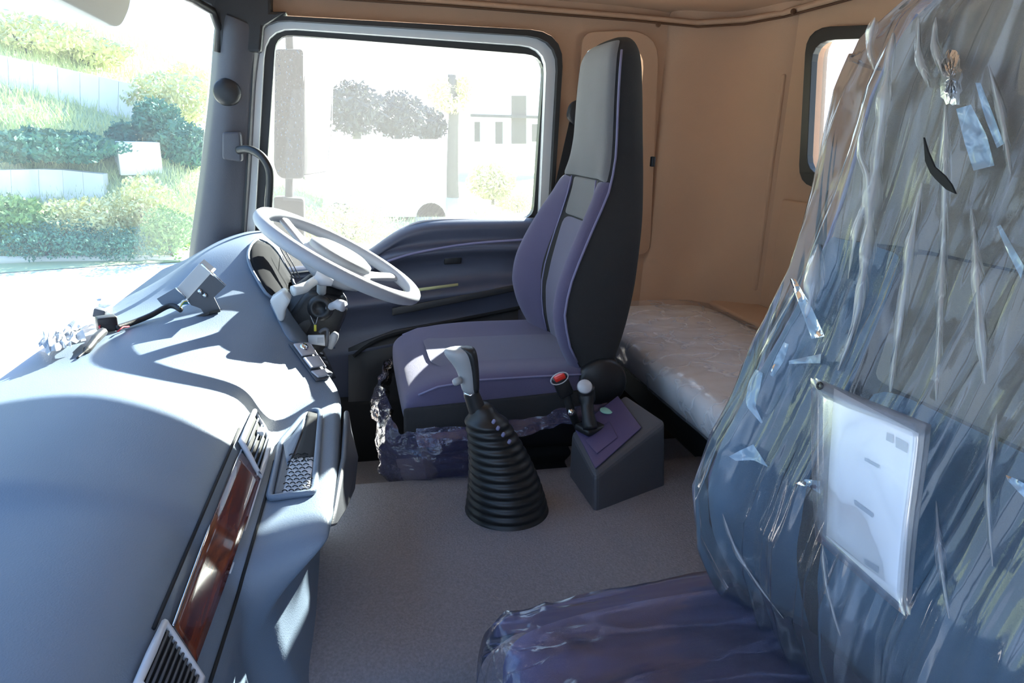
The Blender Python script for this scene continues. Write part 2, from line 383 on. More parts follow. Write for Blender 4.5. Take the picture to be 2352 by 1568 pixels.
# A pillar of the driver side
rows = []
def pl(px, py): return at(px, py, Y=2.2)
L_ = [(505, 20), (497, 170), (487, 260), (468, 420), (450, 540), (438, 640)]
R_ = [(600, 60), (582, 170), (578, 260), (570, 420), (560, 540), (552, 640)]
for (a, b), (c, d) in zip(L_, R_):
    p, q = at(a, b, Y=2.20), at(c, d, Y=2.20); t = q-p
    rows.append([p+Vector((-.03, .07, 0)), p+Vector((-.005, .012, 0)), p+Vector((.004, -.004, 0)), p+t*.25+Vector((0, -.022, 0)), p+t*.5+Vector((0, -.026, 0)), p+t*.8+Vector((0, -.008, 0)), q+Vector((0, .0, 0)), q+Vector((.01, .05, 0))])
pil = struct('trim_9', grid(rows), 'pillar', sub=2, solid=.01)
# header over windscreen / door corner (dark)
hd = [at(x, y, Y=2.19) for x, y in [(380, -60), (440, 0), (480, 14), (500, 60), (505, 120), (600, 120), (605, 60), (660, 26), (622, 26), (622, -30), (560, -60)]]
struct('trim_10', prism(hd, (0, .07, 0)), 'black', smooth=False, bevel=.008)
struct('trim_11', tube([at(500, 120, Y=2.2), at(504, 70, Y=2.2), at(488, 25, Y=2.17), at(440, -2, Y=2.1), at(380, -30, Y=1.9)], .011, 8), 'black')
struct('trim_12', prism([at(700, 0, X=-.40), at(380, -60, X=-.40), Vector((-.40, -.1, .33)), Vector((-.40, -.1, .47)), Vector((-.40, 2.26, .47)), Vector((-.40, 2.26, .36))], (-.04, 0, 0)), 'black', smooth=False)
# windscreen
ws = [Vector((-.57, .1, -.40)), Vector((-.57, 2.75, -.40)), Vector((-.42, 2.75, .42)), Vector((-.42, .1, .42))]
struct('window_1', prism(ws, (-.006, 0, 0)), 'glass', smooth=False)

# ================================================================== DRIVER DOOR
dr = bpy.data.objects.new('door_1', None); COL.objects.link(dr); dr['kind'] = 'structure'; ROOT['door_1'] = Vector()
o_seal = rounded([(573, 34, 75), (1294, 74, 80), (1264, 560, 10), (540, 640, 10)])
i_seal = rounded([(590, 44, 75), (1282, 88, 75), (1256, 560, 10), (556, 640, 10)])
i_fr = rounded([(610, 62, 68), (1256, 108, 60), (1236, 560, 10), (578, 640, 10)])
glass_px = rounded([(634, 78, 40), (1250, 128, 45), (1224, 502, 30), (1000, 503, 60), (940, 516, 40), (862, 574, 20), (800, 640, 10), (596, 640, 10)])
plate('door_seal', yplane(o_seal, 2.215), [yplane(i_seal, 2.215)], 'rubber', dr, .05, yframe(2.225), bevel=.008, label='black rubber door seal')
plate('window_frame', yplane(i_seal, 2.23), [yplane(i_fr, 2.23)], 'frame_paint', dr, .05, yframe(2.25), bevel=.009, label='light grey painted window frame')
plate('glass_seal', yplane(i_fr, 2.26), [yplane(glass_px, 2.26)], 'rubber', dr, .03, yframe(2.27), bevel=.005, label='black glass channel')
plate('pane', yplane(rounded([(600, 50, 20), (1265, 90, 20), (1240, 560, 10), (560, 680, 10)]), 2.285), [], 'glass_door', dr, .005, yframe(2.285), label='dusty glass pane')
# water drops and dirt on the pane in front of the mirror
V, Fc = [], []
for i in range(230):
    px = random.uniform(632, 694); py = 400-random.random()**.8*290
    p = at(px, py, Y=2.281); r = random.choice([.0007, .0009, .0012, .0018]); st = random.uniform(1, 2.2)
    n0 = len(V); V += [p+Vector((r*math.cos(a), 0, r*st*math.sin(a))) for a in [k*math.pi/3 for k in range(6)]] + [p+Vector((0, -r*.7, 0))]
    Fc += [(n0+k, n0+(k+1) % 6, n0+6) for k in range(6)]
M['drop'] = mat('water_spots', (240, 242, 244), .4, var=0)
obj('water_drops', (V, Fc), 'drop', dr, kind='stuff', label='dried water spots on the glass')
# inner door panel: relief swept along X. ledges follow slanted curves
def door_panel():
    xs = [-.22, -.12, -.04, .03, .09, .15, .22, .3, .4, .5, .6, .68]
    def top(x):   # sill height
        q = [(-.3, -.44), (-.02, -.42), (.05, -.385), (.10, -.345), (.17, -.295), (.24, -.280), (.7, -.272)]
        for (a, b), (c, d) in zip(q, q[1:]):
            if x <= c: return b+(d-b)*(x-a)/(c-a)
        return q[-1][1]
    rows = []
    for x in xs:
        t = top(x); dip = max(0, (.35-x))*.10
        led = min(t-.03, -.345-dip*1.1)
        low = -.475-max(0, .45-x)*.10
        low2 = low-.10-max(0, .3-x)*.06
        rows.append([Vector((x, y, z)) for y, z in [(2.285, t+.002), (2.262, t+.008), (2.235, t+.004), (2.215, t-.008), (2.212, t-.02), (2.225, led+.018), (2.215, led+.004), (2.185, led-.004), (2.18, led-.016), (2.205, led-.03), (2.225, led-.06),
                     (2.22, low+.03), (2.205, low+.012), (2.165, low), (2.16, low-.02), (2.185, low-.04), (2.20, low2), (2.17, low2-.03), (2.165, low2-.055), (2.19, low2-.10), (2.20, -.95), (2.21, -1.05)]])
    return grid(rows)
dp = obj('inner_panel', door_panel(), 'door', dr, sub=2, solid=-.004, label='blue grey moulded inner panel')
dpb = bvh(dp)
def ond(off): return lambda x, y: (hit(dpb, x, y, off) or at(x, y, Y=2.2))
obj('door_handle', railpatch([(1022, 566), (1062, 566)], [(1020, 608), (1060, 606)], lambda x, y: at(x, y, Y=2.205), 4, 4), 'black', dr, solid=.02, bevel=.004)
obj('sill_highlight', tube(spline([at(x, y, Y=2.25) for x, y in [(830, 600), (862, 572), (905, 541), (950, 514), (1000, 506), (1100, 505), (1240, 503)]], 5), .0045, 8), M['vent'], dr, label='bright highlight line on the sill under the glass')  # highlight along the sill edge built as a bright tube
obj('armrest_highlight', tube(spline([at(x, y, Y=2.178) for x, y in [(890, 600), (950, 582), (1040, 565), (1120, 556), (1230, 549)]], 5), .0038, 8), 'piping', dr)  # blue highlight of the armrest ledge modelled as a tinted tube
obj('door_pocket', prism([at(x, y, Y=2.17) for x, y in [(900, 706), (1195, 650), (1195, 665), (900, 724)]], (0, -.012, 0)), 'door_low', dr, bevel=.004)
obj('lower_panel', railpatch([(800, 800), (900, 760), (1040, 735), (1190, 705)], [(800, 1060), (900, 1060), (1040, 1060), (1190, 1060)], lambda x, y: at(x, y, Y=2.165), 8, 5), 'door_low', dr, solid=.01)
obj('pocket_lip', tube(spline([at(x, y, Y=2.16) for x, y in [(812, 818), (850, 790), (905, 768), (1040, 738), (1195, 706)]], 5), .006, 8), 'black_matte', dr)
obj('pocket_highlight', prism([at(x, y, Y=2.158) for x, y in [(926, 666), (1052, 650), (1052, 656), (926, 673)]], (0, -.004, 0)), M['leaf_olive'], dr, label='olive highlight line on the pocket edge')  # olive highlight of the pocket ledge laid on as a thin strip

# ================================================================== DASHBOARD
dash = thing('dashboard', 'grey dashboard running across the cab under the windscreen', 'dashboard', (-.3, 1.1, -.9))
def drow(y):
    P = [(-.60, -.445), (-.52, -.43), (-.42, -.425), (-.33, -.43), (-.265, -.445), (-.232, -.462), (-.213, -.482), (-.172, -.553), (-.158, -.572), (-.155, -.60), (-.160, -.63), (-.158, -.68), (-.150, -.74), (-.130, -.82)]
    C = [(-.60, -.42), (-.52, -.41), (-.42, -.405), (-.32, -.425), (-.25, -.445), (-.215, -.462), (-.195, -.482), (-.160, -.540), (-.110, -.530), (-.050, -.522), (-.034, -.536), (-.036, -.605), (-.10, -.635), (-.075, -.82)]
    C2 = C[:10]+[(-.038, -.534), (-.108, -.560), (-.128, -.66), (-.080, -.82)]
    D = [(-.58, -.405), (-.50, -.40), (-.40, -.395), (-.30, -.41), (-.22, -.435), (-.165, -.46), (-.13, -.485), (-.085, -.505), (-.06, -.52), (-.035, -.535), (-.03, -.56), (-.06, -.63), (-.15, -.75), (-.25, -.9)]
    E = [(-.56, -.41), (-.50, -.39), (-.45, -.36), (-.39, -.315), (-.33, -.292), (-.27, -.283), (-.235, -.288), (-.225, -.31), (-.205, -.36), (-.185, -.40), (-.17, -.44), (-.19, -.55), (-.25, -.70), (-.30, -.9)]
    G = [(-.56, -.41), (-.50, -.39), (-.45, -.36), (-.39, -.325), (-.33, -.302), (-.27, -.295), (-.235, -.30), (-.225, -.33), (-.215, -.37), (-.205, -.41), (-.19, -.45), (-.19, -.55), (-.25, -.70), (-.30, -.9)]
    keys = [(0.0, P), (.80, P), (.835, C2), (.90, C2), (.96, C), (1.26, C), (1.40, D), (1.60, None), (1.85, E), (2.02, E), (2.2, G)]
    mid = [tuple((a+b)/2 for a, b in zip(p, q)) for p, q in zip(D, E)]
    mid = [(a, b-.012) for a, b in mid]
    keys = [(a, mid if b is None else b) for a, b in keys]
    for (y0, A), (y1, B) in zip(keys, keys[1:]):
        if y <= y1:
            t = (y-y0)/(y1-y0); t = t*t*(3-2*t) if y1-y0 < .3 else t
            return [(a[0]+(b[0]-a[0])*t, a[1]+(b[1]-a[1])*t) for a, b in zip(A, B)]
    return keys[-1][1]
ys = [.0, .15, .3, .45, .6, .7, .77, .80, .817, .835, .86, .95, 1.05, 1.15, 1.22, 1.27, 1.32, 1.38, 1.45, 1.52, 1.6, 1.68, 1.76, 1.85, 1.94, 2.02, 2.1, 2.17, 2.2]
dbody = obj('dash_body', grid([[Vector((a, y, b)) for a, b in drow(y)] for y in ys]), 'dash', dash, sub=2, solid=-.006)
DB = bvh(dbody)
def ds(off=0, fb=None): return lambda x, y: (hit(DB, x, y, off) or at(x, y, Y=1.9))
# wood strip with bright edge
obj('wood_trim', railpatch([(545, 1042), (470, 1225), (388, 1445)], [(600, 1098), (540, 1262), (440, 1530)], ds(.003), 24, 6), 'wood', dash, solid=.003, label='glossy dark red wood strip')
obj('trim_edge', tube([ds(.006)(x, y) for x, y in [(547, 1038), (470, 1222), (386, 1445)]], .0016, 6), 'chrome', dash)
obj('trim_edge', tube([ds(.006)(x, y) for x, y in [(600, 1098), (570, 1185), (520, 1320)]], .0014, 6), 'vent', dash)
obj('trim_edge', tube([ds(.006)(x, y) for x, y in [(386, 1447), (440, 1532)]], .0014, 6), 'dash_dark', dash)
# seams along the strip
obj('panel_groove', tube([ds(.0015)(x, y) for x, y in [(548-198*k/24, 985+460*k/24) for k in range(25)]], .0022, 6), 'black_matte', dash)
obj('panel_groove', tube([ds(.0015)(x, y) for x, y in [(630-150*(k/24)**1.1, 1060+508*k/24) for k in range(25)]], .0022, 6), 'black_matte', dash)
# vents
def vent(poly, nsl, lab, tab=None):
    # poly: A(top) B(right) C(bottom) D(left) in px
    A, B_, C_, D_ = [Vector(p) for p in poly]
    f = ds(.004)
    back = obj('air_vent', railpatch([tuple(A), tuple(D_)], [tuple(B_), tuple(C_)], f, 6, 6), 'black_matte', dash, solid=.002, label=lab)
    fr = tube([ds(.008)(*p) for p in spl2([tuple(A), tuple(A.lerp(B_, .5)), tuple(B_), tuple(B_.lerp(C_, .5)), tuple(C_), tuple(C_.lerp(D_, .5)), tuple(D_), tuple(D_.lerp(A, .5))], 1, True)], .0048, 8, closed=True)
    obj('vent_frame', fr, 'vent', back)
    for i in range(nsl):
        t = (i+1)/(nsl+1); p = A.lerp(B_, t); q = D_.lerp(C_, t)
        a = p.lerp(q, .06); b = p.lerp(q, .94)
        obj('vent_slat', tube([ds(.010)(*a), ds(.010)(*a.lerp(b, .5)), ds(.010)(*b)], .0016, 6), 'dash' if nsl < 8 else 'dash_dark', back)
    return back
v1 = vent([(577, 950), (617, 1022), (590, 1103), (545, 1020)], 4, 'silver framed air vent at the far end of the wood strip')
obj('vent_tab', box(ds(.012)(586, 1000), (.012, .022, .008)), 'vent', v1, bevel=.002)
v2 = vent([(362, 1442), (446, 1568), (400, 1700), (300, 1580)], 9, 'silver framed air vent at the near end of the wood strip')
# tray in the centre block
tr_o = rounded([(716, 938, 16), (742, 945, 20), (728, 1138, 22), (604, 1166, 6), (640, 1010, 10)])
fr_px = [(668, 1040), (716, 945), (737, 950), (722, 1132), (622, 1144), (640, 1090)]
tf = obj('storage_tray', tube([ds(.004)(*p) for p in spl2(rounded([(645, 1022, 10), (708, 948, 10), (737, 946, 12), (722, 1136, 14), (618, 1150, 10)]), 1, True)], .0055, 8, closed=True), 'dash', dash, label='open storage tray with rounded rim')
obj('tray_well', railpatch([(650, 1026), (640, 1080), (622, 1145)], [(734, 952), (730, 1050), (720, 1134)], ds(.002), 14, 8), 'dash_dark', tf, solid=.002)
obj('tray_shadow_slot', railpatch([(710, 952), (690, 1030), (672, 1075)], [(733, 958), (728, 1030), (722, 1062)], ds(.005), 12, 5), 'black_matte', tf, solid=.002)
obj('tray_divider', railpatch([(704, 962), (672, 1010), (652, 1028)], [(700, 985), (672, 1060), (662, 1078)], ds(.006), 8, 4), 'dash', tf, solid=.002)
mt = obj('tray_mat', railpatch([(672, 1060), (664, 1085), (652, 1142)], [(721, 1058), (718, 1090), (712, 1130)], ds(.005), 12, 8), 'vent', tf, solid=.002, label='silver mat with embossed scale pattern')
arcs = []
for i in range(11):
    for j in range(4):
        y = 1056+i*8.2; x0 = 667-(i*1.6)+j*15+(7 if i % 2 else 0)
        if x0+12 > 722: continue
        pts = [ds(.0085)(x0+12*t, y-3.2*math.sin(math.pi*t)-(x0-660)*.08) for t in (0, .25, .5, .75, 1)]
        arcs.append(tube(pts, .0009, 5))
obj('mat_ridges', join(*arcs), 'black_matte', tf)
# outer wing of the centre console
obj('console_wing', prism([(-.030, 1.32, -.540), (-.034, 1.1, -.534), (-.045, .93, -.532), (-.052, .895, -.545), (-.048, .93, -.565), (-.036, 1.02, -.595), (-.022, 1.15, -.63), (-.014, 1.33, -.655), (-.028, 1.36, -.60)], (.010, 0, 0)), 'dash_dark', dash, bevel=.005, label='dark side cheek of the console')
# instrument hood recess, screens and vents
rec = obj('gauge_recess', railpatch([(590, 558), (575, 575), (572, 605), (590, 645), (618, 684)], [(612, 566), (630, 585), (648, 615), (664, 640), (688, 672)], ds(.006), 14, 8), 'recess', dash, solid=.003, label='dark instrument recess under the hood')
obj('recess_rim', tube([ds(.008)(*p) for p in spl2([(590, 556), (574, 575), (571, 605), (590, 648), (618, 688), (660, 680), (690, 674), (664, 638), (648, 612), (630, 582), (612, 563)], 3, True)], .004, 8, closed=True), 'dash', rec)
for k, x in enumerate((644, 652, 660)):
    obj('demist_slot', tube([ds(.006)(x-8, 570), ds(.006)(x+12, 605), ds(.006)(x+30, 640)], .0016, 6), 'dash_dark', dash)
# switch panel beside the key
sw = obj('switch_panel', railpatch([(662, 792), (690, 830), (724, 878)], [(742, 802), (756, 830), (772, 868)], ds(.005), 10, 6), 'dash_dark', dash, solid=.003, label='switch panel sloping to the driver')
qs = [[(668, 800), (700, 796), (716, 822), (688, 828)], [(690, 832), (722, 826), (738, 850), (708, 856)], [(710, 860), (742, 854), (762, 868), (727, 874)], [(706, 796), (738, 803), (750, 824), (722, 822)], [(726, 826), (752, 828), (764, 850), (742, 850)]]
for q in qs:
    obj('rocker_switch', railpatch([q[0], q[3]], [q[1], q[2]], ds(.011), 4, 4), 'btn', sw, solid=.004, bevel=.0015)
obj('rotary_knob', lathe([(.001, .014), (.008, .014), (.010, .010), (.010, 0), (.011, 0)], 16, ds(.006)(690, 808), (.6, -.3, .8)), 'chrome', sw)
# lower cover under the steering column
obj('knee_panel', railpatch([(620, 700), (660, 780), (700, 800)], [(690, 690), (760, 770), (770, 800)], lambda x, y: (hit(DB, x, y, .003) or at(x, y, Y=1.8)), 8, 6), 'dash', dash, solid=.003)

# ================================================================== STEERING WHEEL
WC = at(782, 588, Y=1.73)
al = math.radians(61); WN = Vector((math.cos(al), -.02, math.sin(al))).normalized()
WT = Vector((math.sin(al), 0, -math.cos(al))); WT = (WT-WN*WT.dot(WN)).normalized(); WS = WN.cross(WT)
sw_ = thing('steering_wheel', 'large pale grey steering wheel facing the driver seat', 'steering wheel', WC-WN*.3)
R0 = .205
def wp(r, a, h=0): return WC+WT*(r*math.cos(a))+WS*(r*math.sin(a))+WN*h
obj('rim', tube([wp(R0, 2*math.pi*k/64) for k in range(64)], .0165, 14, closed=True), 'wheel', sw_)
obj('hub', lathe([(.001, .0), (.07, -.002), (.088, -.014), (.092, -.03), (.078, -.06), (.045, -.075), (.001, -.075)][::-1], 32, WC+WN*.005, WN), 'wheel', sw_, label='broad padded hub')
obj('horn_pad', lathe([(.082, -.012), (.080, .006), (.062, .014), (.001, .017)], 32, WC+WN*.002, WN), 'lever', sw_)
for a0 in (math.radians(35), math.radians(-35), math.radians(145), math.radians(-145)):
    rows = []
    for k, r in enumerate([.05, .085, .12, .15, .185, .205]):
        h = -.035+.035*(k/5)**1.3; ww = [.042, .034, .026, .022, .022, .026][k]; c = wp(r, a0, h); tg = (-WT*math.sin(a0)+WS*math.cos(a0))
        rows.append([c+tg*ww+WN*.004, c+tg*ww*.6+WN*.011, c-tg*ww*.6+WN*.011, c-tg*ww+WN*.004, c-tg*ww*.6-WN*.008, c+tg*ww*.6-WN*.008])
    obj('spoke', grid(rows, True, True), 'wheel', sw_, sub=1)
# column, shroud and stalks
col = obj('column_shroud', grid([[c+Vector((0, math.cos(t)*a, 0))+WT*math.sin(t)*b for t in [2*math.pi*k/16 for k in range(16)]] for c, a, b in
     [(WC-WN*.075, .045, .045), (WC-WN*.11, .062, .062), (WC-WN*.17, .075, .085), (WC-WN*.24+WT*-.02, .08, .09), (WC-WN*.34-WT*.05, .075, .07), (WC-WN*.42-WT*.08, .05, .05)]], True, True), 'black', sw_, label='black steering column shroud')
obj('turn_stalk', tube(spline([WC-WN*.10+Vector((0, -.05, 0)), at(735, 640, Y=1.62), at(700, 660, Y=1.56), at(672, 668, Y=1.54)], 4), [.011]*4+[.010]*4+[.012]*5, 12), 'frame_paint', sw_, label='pale grey stalk pointing to the dash')
obj('stalk_tip', tube([at(724, 632, Y=1.60), at(742, 640, Y=1.60), at(764, 648, Y=1.6)], [.018, .017, .010], 12), 'btn', sw_, label='grey stalk grip')
obj('wiper_stalk', tube(spline([WC-WN*.13+Vector((0, -.06, -.02)), at(770, 700, Y=1.6), at(790, 704, Y=1.58)], 4), [.009]*5+[.013]*4, 12), 'btn', sw_)
obj('ignition_ring', lathe([(.03, 0), (.03, .012), (.022, .018), (.016, .018), (.014, .01)], 24, at(738, 706, Y=1.63), (-.2, -1, .1)), 'black', sw_)
obj('column_lever', tube(spline([at(758, 800, Y=1.6), at(766, 776, Y=1.6), at(773, 764, Y=1.6)], 3), [.006, .008, .010, .011, .010, .008, .006], 10), 'lever', sw_)
obj('column_cover', prism([at(x, y, Y=1.66) for x, y in [(652, 740), (700, 675), (722, 668), (790, 690), (800, 712), (765, 800), (700, 794), (668, 770)]], (0, .10, 0)), 'black', sw_, bevel=.012, label='black lower column cover')
obj('boot_collar', prism([at(x, y, Y=1.56) for x, y in [(618, 690), (650, 668), (668, 690), (655, 715), (652, 738), (640, 740)]], (0, .05, 0)), 'frame_paint', sw_, bevel=.006)
# key and tag
ky = thing('key_tag', 'pale square key tag hanging on a yellow wire below the ignition', 'key tag', at(730, 790, Y=1.57))
obj('tag', prism([at(x, y, Y=1.57) for x, y in [(707, 770), (745, 769), (747, 794), (708, 790)]], (0, .004, 0)), 'box', ky, bevel=.001)
obj('tag_print', prism([at(x, y, Y=1.5695) for x, y in [(729, 775), (743, 775), (743, 787), (729, 787)]], (0, -.001, 0)), 'lever', ky, smooth=False)
obj('key_head', tube(spline([at(734, 764, Y=1.58), at(742, 757, Y=1.58), at(752, 757, Y=1.58), at(752, 775, Y=1.58), at(750, 794, Y=1.58)], 3), .004, 8), 'dash_dark', ky)
obj('tie_wire', join(tube([at(713, 725, Y=1.575), at(723, 748, Y=1.57), at(724, 760, Y=1.57)], .0008, 5), tube([at(730, 728, Y=1.575), at(724, 748, Y=1.57)], .0008, 5)), 'lever', ky)
obj('tie_knot', tube([at(724, 746, Y=1.568), at(724, 760, Y=1.568)], .003, 8), 'wire_y', ky)

# ================================================================== SEATS
TAB = [(.238, .055, .650, .648, .668), (.225, .10, .622, .618, .682), (.19, .128, .606, .602, .692), (.10, .138, .603, .598, .700), (.0, .148, .603, .60, .708), (-.06, .163, .598, .603, .710), (-.13, .19, .575, .600, .706),
       (-.20, .218, .535, .590, .70), (-.27, .238, .500, .575, .69), (-.34, .25, .472, .560, .682), (-.41, .252, .464, .550, .672), (-.48, .25, .482, .552, .658), (-.54, .243, .515, .562, .642), (-.60, .225, .555, .580, .625)]
def tab(z):
    for a, b in zip(TAB, TAB[1:]):
        if z >= b[0]:
            t = (a[0]-z)/(a[0]-b[0]); t = max(0, min(1, t)); return [p+(q-p)*t for p, q in zip(a[1:], b[1:])]
    return list(TAB[-1][1:])
TABD = TAB
TABP = [(.172, .10, .600, .598, .655), (.162, .17, .578, .575, .665), (.125, .225, .560, .560, .672), (.06, .245, .550, .558, .675), (-.05, .25, .540, .560, .675), (-.14, .252, .520, .556, .67), (-.20, .254, .498, .548, .665),
        (-.27, .256, .466, .538, .655), (-.34, .26, .436, .526, .648), (-.41, .262, .422, .516, .64), (-.48, .26, .436, .52, .626), (-.54, .25, .47, .53, .61), (-.60, .235, .51, .545, .60)]
def sstep(a, b, x): t = max(0, min(1, (x-a)/(b-a))); return t*t*(3-2*t)
def front(u, z, dx, yc, off=0):
    hw, xb, xc, xk = tab(z); a = abs(u)
    x = xc+.008*(a/.5)**2*0 + (xb-xc)*sstep(.45, .86, a)
    if a > .86: x += (.030)*((a-.86)/.14)**2
    return Vector((x+dx-off, yc+u*hw, z))
def make_seat(label, dx, yc, cdx, cmats, low_m, pas):
    global TAB
    TAB = TABP if pas else TABD; zt_ = TAB[0][0]
    t = thing('cab_seat', label, 'seat', (.42+dx, yc, -.8))
    rows = []
    zs = ([.172, .162, .145, .12, .08, .02,] if pas else [.238, .225, .19, .14, .08, .02]) + [ -.04, -.09, -.14, -.19, -.24, -.29, -.34, -.39, -.44, -.49, -.54, -.60]
    for z in zs:
        hw, xb, xc, xk = tab(z)
        r = [front(u, z, dx, yc) for u in (-.97, -.86, -.65, -.45, -.2, 0, .2, .45, .65, .86, .97)]
        r += [Vector((xb+.06+dx, yc+hw, z)), Vector((xk-.045+dx, yc+hw*1.0, z)), Vector((xk-.008+dx, yc+hw*.86, z)), Vector((xk+dx, yc+hw*.5, z)), Vector((xk+dx, yc-hw*.5, z)), Vector((xk-.008+dx, yc-hw*.86, z)), Vector((xk-.045+dx, yc-hw, z)), Vector((xb+.06+dx, yc-hw, z))] if xk-xb > .1 else \
             [Vector((xb+(xk-xb)*.45+dx, yc+hw, z)), Vector((xb+(xk-xb)*.7+dx, yc+hw*.97, z)), Vector((xk-.008+dx, yc+hw*.86, z)), Vector((xk+dx, yc+hw*.5, z)), Vector((xk+dx, yc-hw*.5, z)), Vector((xk-.008+dx, yc-hw*.86, z)), Vector((xb+(xk-xb)*.7+dx, yc-hw*.97, z)), Vector((xb+(xk-xb)*.45+dx, yc-hw, z))]
        rows.append(r)
    b = obj('backrest', grid(rows, True, True), 'fab_dark', t, sub=2, label='charcoal side and back cover')
    def patch(name, u0, u1, z0, z1, m, off=.006, lab=None, n=12, mm=9):
        rr = []
        fr = lambda k, N: 0 if k == 0 else 1 if k == N-1 else .022+.956*(k-1)/(N-3)
        for i in range(n):
            z = z0+(z1-z0)*fr(i, n); r = []
            for j in range(mm):
                u = u0+(u1-u0)*fr(j, mm); e = min(i, n-1-i, j, mm-1-j)
                r.append(front(u, z, dx, yc, off if e > 0 else -.002))
            rr.append(r)
        return obj(name, grid(rr), m, b, sub=1, label=lab)
    up, lo, bo = cmats
    patch('head_panel', -.93, .93, zt_-.016, -.10, up, lab='grey headrest panel', n=16, mm=15)
    sz = -.24 if pas else -.205
    patch('shoulder_panel', -.55, .55, -.10, sz, up, lab='grey upper centre panel')
    patch('back_panel', -.55, .55, sz, -.59, lo, lab='ribbed centre panel', n=16)
    for s in (-1, 1):
        patch('bolster', .55*s, .955*s, -.10, -.59, bo, .008, 'raised side bolster', n=20)
        pip = [front(.965*s, z, dx, yc, .001)+Vector((0, .004*s, 0)) for z in [zt_-.04-.04*k for k in range(19 if not pas else 18)]]
        obj('piping', tube(pip, .0028, 6), 'piping', b)
        if pas: continue
        pip = [front(.55*s, z, dx, yc, .008) for z in [-.10-.05*k for k in range(10)]]
        obj('piping', tube(pip, .0022, 6), 'piping', b)
    # cushion: loops across Y at stations along X
    hw = .236 if pas else .25; rows = []; dz = -.014 if pas else 0
    st = [(.100, -.612, -.655), (.108, -.588, -.68), (.135, -.570, -.69), (.18, -.556, -.69), (.28, -.553, -.69), (.38, -.552, -.688), (.48, -.552, -.685), (.56, -.553, -.68), (.62, -.56, -.675)]
    if pas: st[:4] = [(.100, -.615, -.66), (.103, -.582, -.685), (.118, -.565, -.69), (.165, -.555, -.69)]
    st = [(a, b+dz, c2+dz) for a, b, c2 in st]
    for x, zt, zb in st:
        x += cdx; bl = .016*sstep(.1, .3, x-cdx)
        r = []
        for u in (-1, -.97, -.86, -.7, -.5, -.25, 0, .25, .5, .7, .86, .97, 1):
            z = zt + bl*(sstep(.5, .85, abs(u))) - (.02 if abs(u) > .98 else .006 if abs(u) > .95 else 0)
            k = .94 if x-cdx < .105 else .98 if x-cdx < .12 else 1
            r.append(Vector((x, yc+u*hw*k, z)))
        r += [Vector((x, yc+hw*k, (zt+zb)/2)), Vector((x, yc+hw*.97*k, zb)), Vector((x, yc, zb)), Vector((x, yc-hw*.97*k, zb)), Vector((x, yc-hw*k, (zt+zb)/2))]
        rows.append(r)
    c = obj('cushion', grid(rows, True, True), low_m, t, sub=2)
    if not pas:
        for s in (-1, 1):
            obj('piping', tube([Vector((x+cdx, yc+s*hw*1.0, zt-.012+.014*sstep(.1, .3, x))) for x, zt, zb in st[2:]], .0025, 6), 'piping', c)
        obj('centre_panel', grid([[Vector((x+cdx, yc+u*.13, zt+.004-(.005 if abs(u) > .9 else 0))) for u in (-1, -.5, 0, .5, 1)] for x, zt, zb in st[3:]]), 'fab_mid', c, sub=1)
        obj('side_skirt', prism([(.10+cdx, yc-hw+.004, -.612), (.62+cdx, yc-hw+.004, -.585), (.62+cdx, yc-hw+.004, -.67), (.10+cdx, yc-hw+.004, -.68)], (0, -.014, 0)), 'fab_dark', c, bevel=.006)
    # base: suspension box, bellows and slide rails
    obj('seat_base', box((.36+cdx, yc, -.73), (.40, .38, .09)), 'black', t, bevel=.02)
    fz = -1.1
    obj('suspension_bellows', grid([[Vector((.36+cdx+sx*(.17+o), yc+sy*(.16+o), z)) for sx, sy in ((-1, -1), (1, -1), (1, 1), (-1, 1))] for z, o in [(-.77, 0), (-.80, .015), (-.83, 0), (-.86, .015), (-.89, 0), (-.92, .015), (-.95, 0), (-1.06, .0)]], True, True), 'black_matte', t, bevel=.006)
    for s in (-1, 1):
        obj('slide_rail', box((.36+cdx, yc+s*.18, -1.08), (.52, .04, .045)), 'dash_dark', t, bevel=.004)
    # recliner knuckle joining back and cushion
    obj('recliner', lathe([(.002, 0), (.055, 0), (.062, .008), (.062, .03), (.052, .04), (.002, .042)], 24, (.585+dx, yc-.262, -.575), (0, 1, 0)), 'black', t, label='round black recliner cover')
    return t, b, c
seatD, bD, cD = make_seat('driver seat, blue and grey light toned into its fabric, with tall integrated headrest beyond the gear lever', 0, 1.735, 0, ('fab_grey', 'fab_mid', 'fab_blue'), 'fab_blue', False)
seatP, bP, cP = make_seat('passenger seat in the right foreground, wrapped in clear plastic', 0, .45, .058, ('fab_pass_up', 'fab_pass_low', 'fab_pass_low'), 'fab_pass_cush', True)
obj('label_tag', box(at(1499, 371, Y=1.60), (.010, .012, .024)), 'black', seatD, bevel=.002)

# plastic wrap left around driver seat base
def crumple(rows, amp, sc):
    out = []
    for r in rows:
        q = []
        for p in r:
            n = noise.noise_vector(p*sc); q.append(p+n*amp)
        out.append(q)
    return out
def densify(rows, a, b):
    rows = [spline(r, a) for r in rows]; cols = [spline([r[j] for r in rows], b) for j in range(len(rows[0]))]
    return [[c[i] for c in cols] for i in range(len(cols[0]))]
wr = []
for z, o in [(-.655, .01), (-.69, .03), (-.74, .035), (-.79, .025), (-.84, -.01)]:
    wr.append([Vector(p) for p in [(.62, 1.475-o, z+.03), (.50, 1.47-o, z+.03), (.38, 1.47-o, z+.01), (.25, 1.465-o, z+.005), (.13, 1.47-o, z), (.085-o, 1.50, z), (.08-o, 1.62, z), (.08-o, 1.75, z), (.085-o, 1.88, z), (.1, 1.99, z)]])
wr = [r if i < 3 else r for i, r in enumerate(wr)]
M['film_blue'] = film('bluish_plastic_film', .30, .12, (8, 8, 14), col=(120, 118, 165), nscale=3, gl=.6)
wr1 = [r[3:] for r in wr]; wr2 = [r[:5] for r in wr[:2]]
